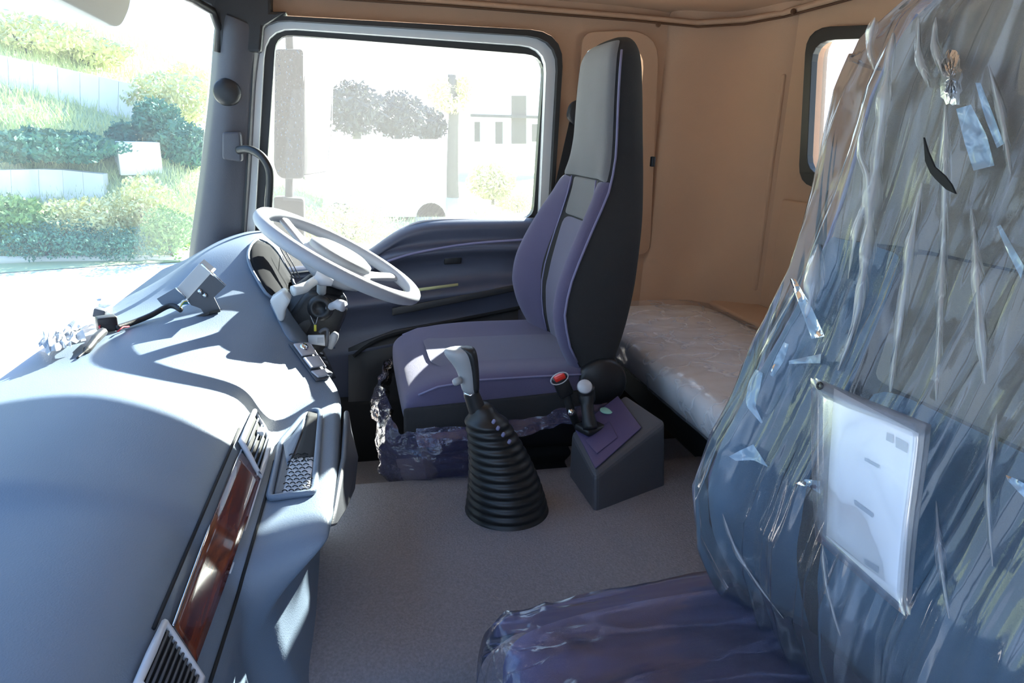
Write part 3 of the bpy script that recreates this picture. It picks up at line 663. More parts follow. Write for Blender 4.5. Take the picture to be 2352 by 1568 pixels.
tw = thing('seat_base_wrap', 'crumpled clear plastic bag hanging around the front of the driver seat base', 'plastic wrap', (.1, 1.6, -.84))
obj('front_wrap', grid(crumple(crumple(densify(wr1, 6, 9), .022, 16), .008, 50)), 'film_blue', tw)
obj('side_wrap', grid(crumple(crumple(densify(wr2, 10, 9), .010, 18), .005, 50)), 'film_blue', tw)

# passenger seat plastic: folded sheet pulled over the backrest
def film_cover():
    global TAB
    TAB = TABP; rows = []
    K = 220; NZ = 140
    for i in range(NZ):
        z = .19-.86*i/(NZ-1); zz = max(-.6, min(.172, z)); hw, xb, xc, xk = tab(zz)
        hw = max(hw, .11)+.006+.022*sstep(-.2, -.5, zz)*0; r = []
        flare = .02*sstep(.2, -.25, z)
        for j in range(K):
            u = -1.0+2.0*j/(K-1)
            # sheet does not follow the hollow between bolsters
            a = abs(u); xf = xb*.62+xc*.38 if a < .5 else xb*.62+xc*.38+(xb-(xb*.62+xc*.38))*sstep(.5, .86, a)
            x = xf-.012-flare*(1-a**4)
            if a > .88: x += .10*((a-.88)/.12)**1.6
            fold = 0
            for k2, (f1, am, ph) in enumerate([(9, .010, .3), (17, .006, 1.1), (31, .003, 2.0)]):
                fold += am*((1-abs(math.sin(f1*(u+.05*math.sin(z*3+k2))+ph+(u*1.6)*z*(k2+1))))**2.2*1.6-.3)
            fold *= .5+2.3*abs(noise.noise(Vector((u*2.2, z*1.6, 3))))
            cr = noise.noise(Vector((u*9, z*7, 1)))*.006 + noise.noise(Vector((u*22, z*16, 5)))*.0022
            # gather at the knot
            kx, kz = -.05, .10; d2 = (u-kx)**2*.6+(z-kz)**2*6; x += .018*math.exp(-d2*9)
            y = .45+u*(hw+.004+.05*sstep(-.35, .1, z)+.016*noise.noise(Vector((z*8, 2*(1 if u > 0 else -1), 0)))*(a**3))
            tz = z
            if i < 6: tt = 1-i/6; x = x+(xk-.02-x)*tt*.5*0+.02*tt*tt
            r.append(Vector((x-.004-fold-cr, y, tz-.02*max(0, a-.75)*(1 if z > .1 else 0)*4)))
        # back return
        rows.append(r)
    # top cap rows going over to the rear
    top = rows[0]; cap = []
    for k in range(6, 0, -1):
        t = k/6; cap.append([Vector((p.x+.09*t, p.y, p.z-.010*t*t+noise.noise(p*12+Vector((0, 0, t)))*.006)) for p in top])
    return grid(cap+rows)
cov = thing('backrest_plastic_cover', 'clear creased plastic sheet wrapped over the passenger backrest', 'plastic cover', (.42, .43, -.66))
obj('cover_sheet', film_cover(), 'film', cov)
M['film_pleat'] = film('highlight_plastic_film', .40, .2, (14, 14, 3), nscale=2, col=(236, 236, 240), gl=.8)  # pleats whitened so the bright streaks of light sit in their colour
M['film_flap'] = film('reflection_tinted_film', .62, .2, (14, 14, 8), nscale=2, col=(168, 200, 226), gl=.8)  # pale blue diffuse colour stands in for reflections on the film
CB = bvh(bpy.data.objects['cover_sheet'])
def oc(x, y, o=.005):       # point a little above the sheet, folds averaged out
    ts = []; d0 = ray(x, y)
    for a in range(9):
        r = 0 if a == 0 else 26; q = hit(CB, x+r*math.cos(a*.785), y+r*math.sin(a*.785))
        if q is not None: ts.append(q.length/ray(x, y).length)
    if not ts: return onplane(x, y, (.50, .5, 0), (-1, 0, 0))
    return d0*(sum(ts)/len(ts)) - d0.normalized()*o
def pleat(pts, w0, seed):
    P = spline([oc(x, y, .008) for x, y in pts], 10); rows = []; side = RC @ Vector((1, 0, 0))
    for k, p in enumerate(P):
        t = k/(len(P)-1); ww = w0/F*p.length*(math.sin(math.pi*(.04+.92*t))**.7)*(.6+.9*abs(noise.noise(Vector((k*.12, seed, 0)))))
        n = -p.normalized(); h = .006
        rows.append([p-side*ww-n*h*1.5, p-side*ww*.5+n*h*.2, p+n*h, p+side*ww*.4+n*h*.3, p+side*ww-n*h*1.5])
    return grid(rows)
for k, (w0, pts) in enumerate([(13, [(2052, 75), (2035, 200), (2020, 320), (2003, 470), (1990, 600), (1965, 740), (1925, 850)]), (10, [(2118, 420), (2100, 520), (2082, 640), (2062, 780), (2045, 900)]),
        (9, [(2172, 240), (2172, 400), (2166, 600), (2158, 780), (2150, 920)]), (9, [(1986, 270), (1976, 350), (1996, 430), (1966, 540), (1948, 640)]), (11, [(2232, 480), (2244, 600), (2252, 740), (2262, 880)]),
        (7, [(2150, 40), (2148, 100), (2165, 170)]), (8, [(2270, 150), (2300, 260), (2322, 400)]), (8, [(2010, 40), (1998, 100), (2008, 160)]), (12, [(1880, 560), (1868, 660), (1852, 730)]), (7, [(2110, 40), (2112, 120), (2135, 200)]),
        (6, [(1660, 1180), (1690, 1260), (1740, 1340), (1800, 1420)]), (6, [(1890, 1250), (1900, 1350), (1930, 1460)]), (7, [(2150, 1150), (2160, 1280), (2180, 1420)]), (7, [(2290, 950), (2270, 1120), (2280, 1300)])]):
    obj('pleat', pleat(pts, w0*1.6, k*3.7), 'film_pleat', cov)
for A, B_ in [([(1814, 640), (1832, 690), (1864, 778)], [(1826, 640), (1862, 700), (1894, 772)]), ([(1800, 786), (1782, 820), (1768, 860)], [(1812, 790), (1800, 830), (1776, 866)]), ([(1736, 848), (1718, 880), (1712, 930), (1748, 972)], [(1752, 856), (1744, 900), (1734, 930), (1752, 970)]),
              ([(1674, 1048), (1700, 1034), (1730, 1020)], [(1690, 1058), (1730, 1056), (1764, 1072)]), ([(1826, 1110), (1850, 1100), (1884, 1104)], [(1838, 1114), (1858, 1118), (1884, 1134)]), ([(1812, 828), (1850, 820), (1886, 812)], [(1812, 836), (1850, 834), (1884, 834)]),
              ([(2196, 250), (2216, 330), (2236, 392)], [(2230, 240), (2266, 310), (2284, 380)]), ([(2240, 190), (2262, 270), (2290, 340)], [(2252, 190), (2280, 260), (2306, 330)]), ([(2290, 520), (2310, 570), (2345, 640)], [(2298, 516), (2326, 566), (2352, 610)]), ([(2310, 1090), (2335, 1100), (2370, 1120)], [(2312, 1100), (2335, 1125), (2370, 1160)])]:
    obj('reflection_flap', railpatch(A, B_, lambda x, y: oc(x, y, .012+.006*noise.noise(Vector((x*.05, y*.05, 0)))), 10, 6), 'film_flap', cov, label='blue-white fold with the reflection put into its colour')
# gathered knot of the sheet high on the backrest
kr = []
for a in range(26):
    t = 2*math.pi*a/26; rr = []
    for q in range(7):
        d = (4+q*6)*(1+.45*noise.noise(Vector((a*.6, q*.2, 8)))); x = 2184+d*math.cos(t)*.7; y = 178+d*math.sin(t)*1.5
        rr.append(oc(x, y, .002+.030*(1-q/6)**1.5*(1+.8*math.sin(a*2.9))+.004*noise.noise(Vector((a, q, 2)))))
    kr.append(rr)
kr.append(kr[0])
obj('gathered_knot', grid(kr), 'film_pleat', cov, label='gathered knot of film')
def cush_film():
    rows = []; st = [(.040, -.69), (.034, -.64), (.036, -.60), (.046, -.566), (.075, -.548), (.14, -.543), (.3, -.541), (.4, -.540), (.5, -.540), (.6, -.545)]
    st = spline([(a, b, 0) for a, b in st], 8)
    for q in st:
        x, zt = q.x+.10, q.y-.014; r = []
        for j in range(90):
            u = -1+2*j/89; a = abs(u); bl = .016*sstep(.1, .3, x-.10)*sstep(.5, .85, a)
            z = zt+bl - (.05*((a-.96)/.04)**2 if a > .96 else 0); wk = 1+2.2*sstep(.30, .14, x); z += noise.noise(Vector((x*9, u*6, 2)))*.004+wk*.0035*(1-abs(noise.noise(Vector((x*16+u*5, u*9-x*6, 4)))*2))**3+noise.noise(Vector((x*30, u*26, 7)))*.0016
            r.append(Vector((x+noise.noise(Vector((x*20, u*14, 0)))*.004, .45+u*.247, z)))
        rows.append(r)
    return grid(rows)
TAB = TABD
def fp(x, y, o=.012): return onplane(x, y, (.53, .5, 0), (-1, 0, 0))+Vector((-o, 0, 0))
obj('torn_slit', prism([fp(x, y, .035) for x, y in [(2196, 318), (2206, 350), (2222, 385), (2246, 405), (2262, 425), (2272, 446), (2250, 436), (2224, 412), (2212, 398), (2200, 372)]], (.002, 0, 0)), 'black_matte', cov, smooth=False, label='dark slit where the plastic has torn')
solo('cushion_plastic_cover', cush_film(), 'film_cush', 'clear plastic wrapped over the passenger seat cushion at the bottom of the photo', 'plastic cover')
# pouch with printed sheet
P0 = at(2000, 1100, X=.42); PN = Vector((-1, -.12, .12)).normalized()
P0 = Vector((.400, .5, -.4))
def pp(x, y, o=0): return onplane(x, y, P0, PN)+PN*o
po = thing('document_pouch', 'clear pouch holding a white sheet on the front of the passenger backrest', 'pouch', pp(2080, 1400))
def quadgrid(q, n, m, o, amp=0):
    A, B_, C_, D_ = [Vector(p) for p in q]; rows = []
    for i in range(n):
        r = []
        for j in range(m):
            p = A.lerp(D_, i/(n-1)).lerp(B_.lerp(C_, i/(n-1)), j/(m-1)); w_ = pp(p.x, p.y, o)
            r.append(w_+PN*noise.noise(w_*9)*amp)
        rows.append(r)
    return grid(rows)
obj('pouch_back', quadgrid([(1876, 868), (2138, 975), (2092, 1412), (1884, 1236)], 12, 10, 0, .006), 'pouch', po, solid=.0006)
obj('paper_sheet', quadgrid([(1924, 892), (2116, 995), (2080, 1388), (1904, 1232)], 12, 10, .003, .005), 'paper', po, solid=.0005, label='white printed sheet')
obj('pouch_front', quadgrid([(1876, 868), (2138, 975), (2092, 1412), (1884, 1236)], 12, 10, .006, .006), 'pouch', po, solid=.0006)
obj('punched_hole', tube([pp(1898+6*math.cos(t), 886+7*math.sin(t), .008) for t in [k*.7 for k in range(9)]], .0012, 6, closed=True), 'black', po)
# faint print: heading block, caption lines and footer mark
def ink(q): return quadgrid(q, 4, 4, .0045, .005)
inks = [ink([(2046, 992), (2060, 998), (2060, 1018), (2044, 1010)]), ink([(2066, 1002), (2094, 1018), (2092, 1040), (2066, 1026)]), ink([(1996, 1050), (2030, 1068), (2028, 1075), (1996, 1057)]),
        ink([(1972, 1146), (2018, 1178), (2016, 1188), (1974, 1158)]), ink([(1994, 1280), (2030, 1300), (2028, 1316), (1996, 1294)])]
for q in inks: obj('printed_mark', q, 'ink', po)

# ================================================================== GEAR LEVER
gl = thing('gear_lever', 'tall gear lever with pale grey grip rising from a ribbed black boot', 'gear lever', (.306, 1.27, -.80))
GB = Vector((.303, 1.27, -.80)); GT = at(1112, 955, Y=1.27)
prof = [(.112, 0), (.114, .004), (.104, .008)]
nr = 14
L0 = GT.z-GB.z
for i in range(nr):
    t0 = i/nr; r = .092-.052*t0**1.15; h = .008+(L0-.008)*t0; dh = (L0-.008)/nr
    prof += [(r, h), (r+.003, h+dh*.35), (r-.006, h+dh*.75)]
prof += [(.034, L0), (.026, L0+.012), (.02, L0+.03)]
dirv = (GT-GB); lean = Vector((dirv.x/dirv.z, dirv.y/dirv.z, 0))
obj('boot', lathe(prof, 40, GB, (0, 0, 1), lambda h: lean*h*(h/L0 if h < L0 else 1)), 'rubber', gl, sub=1, label='ribbed black rubber boot')
k0, k1 = at(1083, 905, Y=1.27), at(1100, 950, Y=1.27)
obj('shaft', tube([GT-Vector((0, 0, .02)), k1, k0, at(1078, 880, Y=1.27)], [.022, .019, .016, .015], 16), 'black', gl)
# grip: swept sections
sec = [(1081, 905, .017, .015), (1078, 880, .018, .017), (1074, 855, .020, .019), (1067, 835, .024, .022), (1059, 818, .031, .024), (1055, 805, .033, .022), (1057, 797, .028, .016)]
rows = []
for px, py, a, b in sec:
    c = at(px, py, Y=1.265); rows.append([c+Vector((math.cos(t)*a, math.sin(t)*b, 0)) for t in [2*math.pi*k/16 for k in range(16)]])
gk = obj('grip', grid(rows, True, True), 'lever', gl, sub=1, label='pale grey hooked grip')
rows = []
for px, py, a, b in [(1092, 903, .008, .016), (1091, 880, .009, .018), (1089, 850, .010, .020), (1084, 822, .012, .023), (1078, 803, .014, .022), (1070, 796, .016, .016)]:
    c = at(px, py, Y=1.262); rows.append([c+Vector((math.cos(t)*a, math.sin(t)*b, 0)) for t in [2*math.pi*k/12 for k in range(12)]])
obj('grip_back', grid(rows, True, True), 'black', gk, sub=1, label='black rear half of the grip')
obj('range_button', lathe([(.0075, 0), (.0075, .012), (.006, .016), (.001, .017)], 16, at(1058, 872, Y=1.25), (-.8, -.3, -.2)), 'lever', gk)
obj('grip_collar', tube([at(1066, 903, Y=1.262), at(1080, 908, Y=1.255), at(1099, 896, Y=1.262)], .003, 8), 'chrome', gk)
for i, (a, b) in enumerate([(1134, 968), (1144, 983), (1156, 998), (1170, 1014)]):
    obj('boot_glint', box(at(a, b, Y=1.21), (.007, .008, .010), Matrix.Rotation(.5, 3, 'Y')), 'piping', gl, bevel=.003)  # small pale blocks shaped as the glints on the boot collars

# ================================================================== PARKING BRAKE CONSOLE
bc = thing('brake_console', 'purple-grey console box beside the driver seat holding the small brake lever', 'console', (.6, 1.35, -.8))
top = [at(1312, 990, Z=-.66), at(1437, 903, Z=-.60), None, at(1366, 1092, Z=-.69)]
top[2] = onplane(1530, 965, top[0], (top[1]-top[0]).cross(top[3]-top[0]).normalized())
base = [Vector((p.x, p.y, -.80)) for p in top]
base[0] += Vector((-.0, 0, 0)); base[3] += Vector((-.0, -.02, 0)); base[2] += Vector((.01, -.02, 0))
obj('console_body', (top+base, [(0, 1, 2, 3), (4, 7, 6, 5), (0, 4, 5, 1), (1, 5, 6, 2), (2, 6, 7, 3), (3, 7, 4, 0)]), 'dash_dark', bc, bevel=.012, bseg=3, smooth=False)
def ct(x, y, o=0):
    n = (top[1]-top[0]).cross(top[3]-top[0]).normalized(); n = n if n.z > 0 else -n
    return onplane(x, y, top[0], n)+n*o
tp = obj('top_plate', railpatch([(1322, 990), (1420, 912)], [(1368, 1080), (1474, 985)], lambda x, y: ct(x, y, .002), 6, 6), 'console', bc, solid=.004, bevel=.003)
obj('warning_emblem', lathe([(.016, 0), (.016, .002), (.001, .003)], 24, ct(1394, 948, .006), (0, -.1, 1)), 'teal_paint', tp, label='round pale green printed symbol')
obj('lever_gate', railpatch([(1346, 1018), (1400, 972)], [(1372, 1048), (1420, 1010)], lambda x, y: ct(x, y, .006), 4, 4), 'console', tp, solid=.003, bevel=.002)
bl_ = obj('brake_lever', tube(spline([at(1356, 985, Y=1.36), at(1350, 945, Y=1.38), at(1348, 910, Y=1.40), at(1346, 890, Y=1.4)], 4), [.017]*3+[.015]*4+[.020]*6, 14), 'black', bc)
obj('lever_cap', lathe([(.018, 0), (.016, .006), (.001, .009)], 20, at(1343, 888, Y=1.385), (-.2, -.8, .7)), M['vent'], bl_)
obj('lever_base', box(ct(1358, 988, .008), (.06, .05, .016), Matrix.Rotation(.4, 3, 'Z')), 'black', bc, bevel=.005)
# seat buckle
bk = thing('seat_buckle', 'red-buttoned seat belt buckle beside the driver seat cushion', 'buckle', at(1305, 930, Y=1.42))
bd = (at(1286, 868, Y=1.42)-at(1308, 920, Y=1.42)).normalized()
bx_ = Matrix((bd.cross(Vector((0, 1, 0))).normalized(), Vector((0, 1, 0)), bd)).transposed()
obj('buckle_body', box(at(1292, 885, Y=1.42), (.036, .022, .055), bx_), 'black', bk, bevel=.005)
obj('release_button', box(at(1285, 866, Y=1.41), (.026, .018, .012), bx_), 'red', bk, bevel=.003, label='red release button')
obj('buckle_rim', tube([at(1285+20*math.cos(t)-0, 869+13*math.sin(t)-6*math.cos(t), Y=1.405) for t in [2*math.pi*k/16 for k in range(16)]], .0015, 6, closed=True), 'vent', bk)
obj('buckle_stalk', tube([at(1300, 905, Y=1.42), at(1312, 945, Y=1.42), at(1330, 985, Y=1.43)], .010, 10), 'black_matte', bk)
obj('mount_bolt', lathe([(.009, 0), (.009, .004), (.005, .008), (.001, .008)], 16, at(1312, 946, Y=1.40), (0, -1, .3)), 'chrome', bk)
# floor bolt and grommet
fb = thing('floor_anchor', 'round black floor anchor with a bright bolt in front of the rear bench', 'anchor', at(1418, 1180, Z=-.80))
obj('anchor_cup', lathe([(.026, 0), (.028, .006), (.020, .010), (.016, .006), (.001, .006)], 24, at(1418, 1184, Z=-.80)), 'black_matte', fb)
obj('anchor_bolt', lathe([(.008, 0), (.008, .012), (.004, .015), (.001, .015)], 12, at(1416, 1180, Z=-.796)), 'chrome', fb)
# passenger buckle
pb = thing('passenger_buckle', 'small red seat belt release behind the passenger cushion', 'buckle', at(1668, 1340, Y=.73))
obj('buckle_body', box(at(1678, 1345, Y=.72), (.05, .025, .03), Matrix.Rotation(-.4, 3, 'Y')), 'black', pb, bevel=.004)
obj('release_button', box(at(1664, 1329, Y=.72), (.022, .02, .012), Matrix.Rotation(-.6, 3, 'Y')), 'red', pb, bevel=.003, label='red release button')

# ================================================================== SLEEPER BENCH
sb = thing('bench_locker', 'dark support box under the rear bench mattress', 'bench base', (1.05, 1.2, -.80))
obj('base_box', box((1.06, 1.2, -.735), (.40, 2.0, .13)), 'black_matte', sb, bevel=.004)
obj('rail', box((.845, 1.2, -.672), (.03, 2.0, .012)), 'black', sb)
rows = []
for y in [.1, .13, .4, .8, 1.2, 1.6, 2.0, 2.14, 2.18]:
    e = 1 if .12 < y < 2.15 else .82
    P = [(.80, -.665), (.775, -.655), (.762, -.62), (.758, -.58), (.775, -.556), (.85, -.550), (1.0, -.548), (1.15, -.55), (1.225, -.556), (1.245, -.58), (1.245, -.65), (1.22, -.665)]
    rows.append([Vector((1.0+(a-1.0)*e, y, -.61+(b+.61)*e)) for a, b in P])
mt_ = solo('bench_mattress', grid(rows, True, True), 'mattress', 'grey mattress on the rear bench against the back wall', 'mattress', sub=2)
rows = []
for i in range(140):
    y = .12+2.04*i/139; r = []
    P = spline([(.798, -.672, 0), (.768, -.65, 0), (.752, -.60, 0), (.757, -.562, 0), (.80, -.545, 0), (.9, -.540, 0), (1.05, -.538, 0), (1.18, -.54, 0), (1.24, -.545, 0)], 6)
    for q in P:
        p = Vector((q.x, y, q.y)); n = noise.noise(p*11)*.004+noise.noise(Vector((q.x*26, y*16, 0)))*.0025
        r.append(p+Vector((-n*.6, 0, abs(n))))
    rows.append(r)
cp = solo('mattress_plastic_cover', grid(rows), 'film_bed', 'clear plastic sheet stretched over the rear bench mattress', 'plastic cover')
struct('trim_13', prism([Vector((1.20, .2, -.53)), Vector((1.28, .2, -.50)), Vector((1.28, 2.1, -.50)), Vector((1.20, 2.1, -.53))], (0, 0, -.02)), 'tan', bevel=.006)

# ================================================================== DASH TOP CLUTTER
dv = thing('toll_unit', 'grey metal box on a black bent bracket standing on the far dashboard', 'device', ds()(480, 715))
def onY(x, y, Y): return at(x, y, Y=Y)
dy = ds()(495, 716).y
obj('box_shell', prism([onY(x, y, dy) for x, y in [(403, 664), (458, 604), (487, 628), (430, 688)]], (-.0, .05, .0)), 'box', dv, bevel=.001, smooth=False, label='light grey box face')
obj('bracket', prism([onY(x, y, dy-.004) for x, y in [(430, 688), (484, 628), (519, 656), (492, 682), (507, 712), (472, 724), (462, 708), (452, 704), (440, 700)]], (0, -.003, 0)), 'dash_dark', dv, smooth=False)
obj('bracket_foot', prism([onY(x, y, dy-.004) for x, y in [(472, 722), (508, 709), (506, 716), (474, 728)]], (-.02, -.02, 0)), 'black', dv, smooth=False)
obj('edge_strip', tube([onY(463, 606, dy-.006), onY(519, 656, dy-.006)], .0022, 6), 'chrome', dv)
obj('edge_strip', tube([onY(404, 660, dy-.006), onY(427, 684, dy-.006)], .0018, 6), 'chrome', dv)
for x, y in ((460, 669), (471, 678)):
    obj('screw', lathe([(.0055, 0), (.005, .004), (.001, .005)], 12, onY(x, y, dy-.008), (-.3, -1, .2)), 'metal', dv)
obj('side_wing', prism([onY(x, y, dy+.01) for x, y in [(360, 686), (404, 660), (428, 686), (400, 704), (372, 700)]], (0, .004, 0)), 'dash', dv, smooth=False)
ca = thing('loom_cable', 'black wrapped cable loom lying across the dashboard top', 'cable', ds(.01)(330, 745))
def onD(x, y, o): return ds(o)(x, y)
obj('sleeve', tube(spline([onY(416, 712, dy-.02), onD(395, 722, .02), onD(350, 736, .012), onD(310, 748, .008), onD(268, 762, .008)], 5), .0058, 10), 'black', ca)
for k, (c, o) in enumerate([('wire_y', 0), ('wire_b', 2), ('wire_g', 4), ('wire_w', -2), ('wire_b', 6)]):
    obj('wire', tube(spline([onY(430+k, 692+o, dy-.01), onY(422-k, 696+o*1.2-3, dy-.015), onY(412, 708+k, dy-.02)], 4), .0012, 6), c, ca)
cc = obj('connector', box(onD(250, 762, .018), (.035, .028, .03), Matrix.Rotation(.5, 3, 'Z')), 'black', ca, bevel=.003)
obj('connector_wing', box(onD(240, 750, .03), (.022, .02, .018), Matrix.Rotation(.3, 3, 'Y')), 'dash_dark', ca, bevel=.002)
obj('wire_tail', tube(spline([onD(240, 775, .012), onD(222, 790, .01), onD(205, 806, .006), onD(178, 826, .003)], 5), [.0085]*6+[.007]*6+[.002]*4, 8), 'black', ca)
obj('red_wire', tube([onD(236, 776, .012), onD(232, 770, .018), onD(240, 765, .02)], .0015, 6), 'wire_r', ca)
obj('red_wire', tube([onD(272, 770, .008), onD(285, 762, .01), onD(298, 756, .006)], .0015, 6), 'wire_r', ca)
# crumpled film by the windscreen
def clump(px, py, w_, h_, ang, seed):
    rows = []
    for i in range(14):
        r = []
        for j in range(10):
            x = (i/13-.5)*w_; y = (j/9-.5)*h_; X = px+x*math.cos(ang)-y*math.sin(ang); Y = py+x*math.sin(ang)+y*math.cos(ang)
            b = onD(X, Y, .004); n = noise.noise(Vector((i*.5, j*.6, seed)))
            r.append(b+Vector((0, 0, .012+abs(n)*.035))+noise.noise_vector(Vector((i*.7, j*.7, seed+3)))*.006)
        rows.append(r)
    return grid(rows)
solo('plastic_bag', clump(175, 765, 190, 46, -.55, 4), 'film_bag', 'crumpled clear plastic bag lying at the windscreen end of the dashboard', 'plastic bag')
solo('plastic_sleeve', clump(150, 805, 90, 34, -.45, 9), 'box', 'flat pale sleeve lying beside the cable tail on the dashboard', 'sleeve')

# ================================================================== A PILLAR FITTINGS, BELT, VISOR
gh = thing('grab_handle', 'dark bent grab handle fixed to the front pillar', 'handle', at(530, 370, Y=2.17))
obj('handle_block', prism([at(x, y, Y=2.16) for x, y in rounded([(510, 303, 8), (552, 303, 8), (556, 372, 8), (510, 366, 8)])], (0, .04, 0)), 'pillar', gh, bevel=.006)
obj('handle_bar', tube(spline([at(548, 345, Y=2.15), at(572, 343, Y=2.12), at(600, 358, Y=2.09), at(617, 385, Y=2.08), at(620, 420, Y=2.09), at(616, 490, Y=2.12), at(612, 540, Y=2.15)], 5), .0115, 12), 'rubber', gh)
solo('pillar_knob', lathe([(.036, 0), (.038, .006), (.034, .016), (.022, .022), (.001, .024)], 32, at(522, 212, Y=2.185), (.1, -1, 0)), 'black', 'round black knob cover on the upper front pillar', 'knob')
sbt = thing('seat_belt', 'black seat belt hanging from its guide behind the driver door', 'seat belt', at(1290, 420, Y=2.2))
obj('belt_guide', prism([at(x, y, Y=2.20) for x, y in rounded([(1306, 236, 14), (1332, 226, 10), (1344, 250, 10), (1336, 282, 8), (1314, 290, 8), (1298, 268, 10)])], (0, -.03, 0)), 'black', sbt, bevel=.006)
obj('webbing', prism([at(x, y, Y=2.19) for x, y in [(1308, 280), (1330, 286), (1300, 420), (1255, 560), (1238, 560), (1274, 430)]], (0, .003, 0)), 'black_matte', sbt, smooth=False)
obj('guide_clip', box(at(1344, 240, Y=2.18), (.014, .01, .02)), 'frame_paint', sbt, bevel=.003)
vs = thing('sun_visor', 'pale grey sun visor corner at the top left above the windscreen', 'visor', at(240, 0, X=-.36))
M['visor'] = mat('visor_grey', (196, 197, 190), .7, var=.02)
obj('visor_panel', prism([at(x, y, X=-.36) for x, y in rounded([(60, -24, 5), (246, 66, 22), (275, 10, 30), (268, -120, 10), (40, -120, 10)])], (.018, 0, 0)), 'visor', vs, bevel=.006)

# ================================================================== OUTSIDE
GZ = -2.6
def hz(x, y):
    r = math.hypot(x, y); az = math.degrees(math.atan2(x, y))
    e = at(430, 597, Z=GZ)
    edge = 15.0 if az > -14 else 15.5
    d = r-edge-.6
    left = sstep(2, -15, az)
    h = GZ
    if d > 0:
        h += left*(d*.33+ (1.6*sstep(0, 6, d)))*(.75+.35*sstep(-10, -26, az))
        h = min(h, GZ+.2+2.4+(3.1+1.9*sstep(-11, -25, az))*left + 2*(1-left)) if left > 0 else h
        h += noise.noise(Vector((x*.12, y*.12, 0)))*.7*min(1, d/6)*(.2+left)
    return h
rows = []
rs = [0, 6, 10, 13, 15, 16, 17, 18, 19, 20, 22, 24, 26, 28, 31, 34, 38, 42, 47, 53, 60, 68]
for r in rs:
    row = []
    for k in range(61):
        a = math.radians(-62+k*2.2); x, y = math.sin(a)*(r+.01), math.cos(a)*(r+.01); row.append(Vector((x, y, hz(x, y))))
    rows.append(row)
hill = struct('hillside', grid(rows[4:]), 'grass')
HB = bvh(hill)
def oh(px, py, off=0): return hit(HB, px, py, off) or at(px, py, Y=55)
struct('ground_pavement', box((0, 2, GZ-.06), (70, 44, .1)), 'concrete')
struct('kerb_outside', tube([oh(-60, 600), oh(100, 598), oh(260, 597), oh(430, 596), oh(520, 596)], .10, 6), 'concrete')
# concrete walls on the hillside, each cast in panels
def wallrun(name, label, tops, bots, th=.35, n=6, cat='wall'):
    t = thing(name, label, cat, oh(*bots[0]))
    for k in range(n):
        a0, a1 = k/n+.0015, (k+1)/n-.0015
        def lp(P, s):
            s *= len(P)-1; i = min(int(s), len(P)-2); s -= i; return P[i][0]+(P[i+1][0]-P[i][0])*s, P[i][1]+(P[i+1][1]-P[i][1])*s
        b0, b1 = oh(*lp(bots, a0)), oh(*lp(bots, a1)); t0, t1 = lp(tops, a0), lp(tops, a1)
        q0, q1 = at(*t0, Y=b0.y+.5), at(*t1, Y=b1.y+.5)
        poly = [b0-Vector((0, 0, .3)), b1-Vector((0, 0, .3)), q1, q0]
        obj('panel', prism(poly, (0, th, 0)), 'concrete', t, smooth=False)
    return t
wallrun('retaining_wall', 'long pale concrete retaining wall high on the hillside', [(-40, 118), (160, 160), (318, 196)], [(-40, 196), (160, 240), (308, 284)], n=7)
wallrun('low_wall', 'pale concrete wall low on the grassy bank at the left', [(-40, 392), (120, 388), (236, 400)], [(-40, 480), (120, 480), (240, 476)], n=5)
# foliage
def bush(name, label, cat, c, size, n, m, leaf, group=None, trunk=None):
    t = thing(name, label, cat, c, group)
    c = Vector(c); V, Fc = [], []
    for i in range(n):
        a = random.uniform(0, 2*math.pi); cz = random.uniform(-1, 1); rr = random.random()**.4
        d = Vector((math.cos(a)*math.sqrt(1-cz*cz), math.sin(a)*math.sqrt(1-cz*cz), cz))
        lump = 1+.35*noise.noise(d*2.3+c)
        p = c+Vector((0, 0, size[1]*(1 if trunk is None else 1)+ (trunk or 0)))+Vector((d.x*size[0], d.y*size[0]*.8, d.z*size[1]))*rr*lump
        u = Vector((random.gauss(0, 1), random.gauss(0, 1), random.gauss(0, 1))).normalized(); v = u.orthogonal().normalized(); s = leaf*random.uniform(.5, 1.3)
        k = len(V); V += [p-u*s, p+v*s*.45, p+u*s, p-v*s*.45]; Fc.append((k, k+1, k+2, k+3))
    obj('foliage', (V, Fc), m, t, smooth=False)
    st = []
    for k in range(3):
        a = k*2.1; st.append(tube([c-Vector((0, 0, .1)), c+Vector((math.cos(a)*size[0]*.2, math.sin(a)*size[0]*.2, (trunk or 0)+size[1]))], max(.02, size[0]*.03), 5))
    obj('stems', join(*st), 'bark', t)
    return t
def B(px, py, wpx, hpx, m, lab, n=900, leaf=.16, name='shrub', cat='shrub', group=None, depth=None):
    c = oh(px, py); d = c.length; sx = wpx/1568*d/2; sz = hpx/1568*d/2
    return bush(name, lab, cat, c, (sx, sz), int(n*2.6), m, leaf*d/25*.55, group)
B(370, 340, 100, 90, 'leaf_teal', 'dark blue-green shrub standing above the pale block on the bank', 1400)
B(430, 385, 110, 90, 'leaf_teal', 'wide blue-green shrub beside the front pillar, halfway up the bank', 1400)
B(285, 355, 50, 60, 'leaf_teal', 'small round blue-green shrub left of the pale block', 700)
B(120, 375, 260, 60, 'leaf_teal', 'long dark green thicket just above the low concrete wall', 2400)
B(400, 300, 160, 110, 'leaf_olive', 'loose olive bush high on the bank near the pillar', 1500)
B(440, 260, 120, 90, 'leaf_yellow', 'yellow-green bush at the crest beside the pillar', 900)
B(40, 560, 130, 90, 'leaf_green', 'green shrub at the far left of the pavement edge', 1300)
B(120, 592, 220, 70, 'leaf_teal', 'low dark plants along the pavement at the left', 1600, .10)
B(290, 594, 200, 60, 'leaf_teal', 'low blue-green plants along the middle of the pavement edge', 1500, .10)
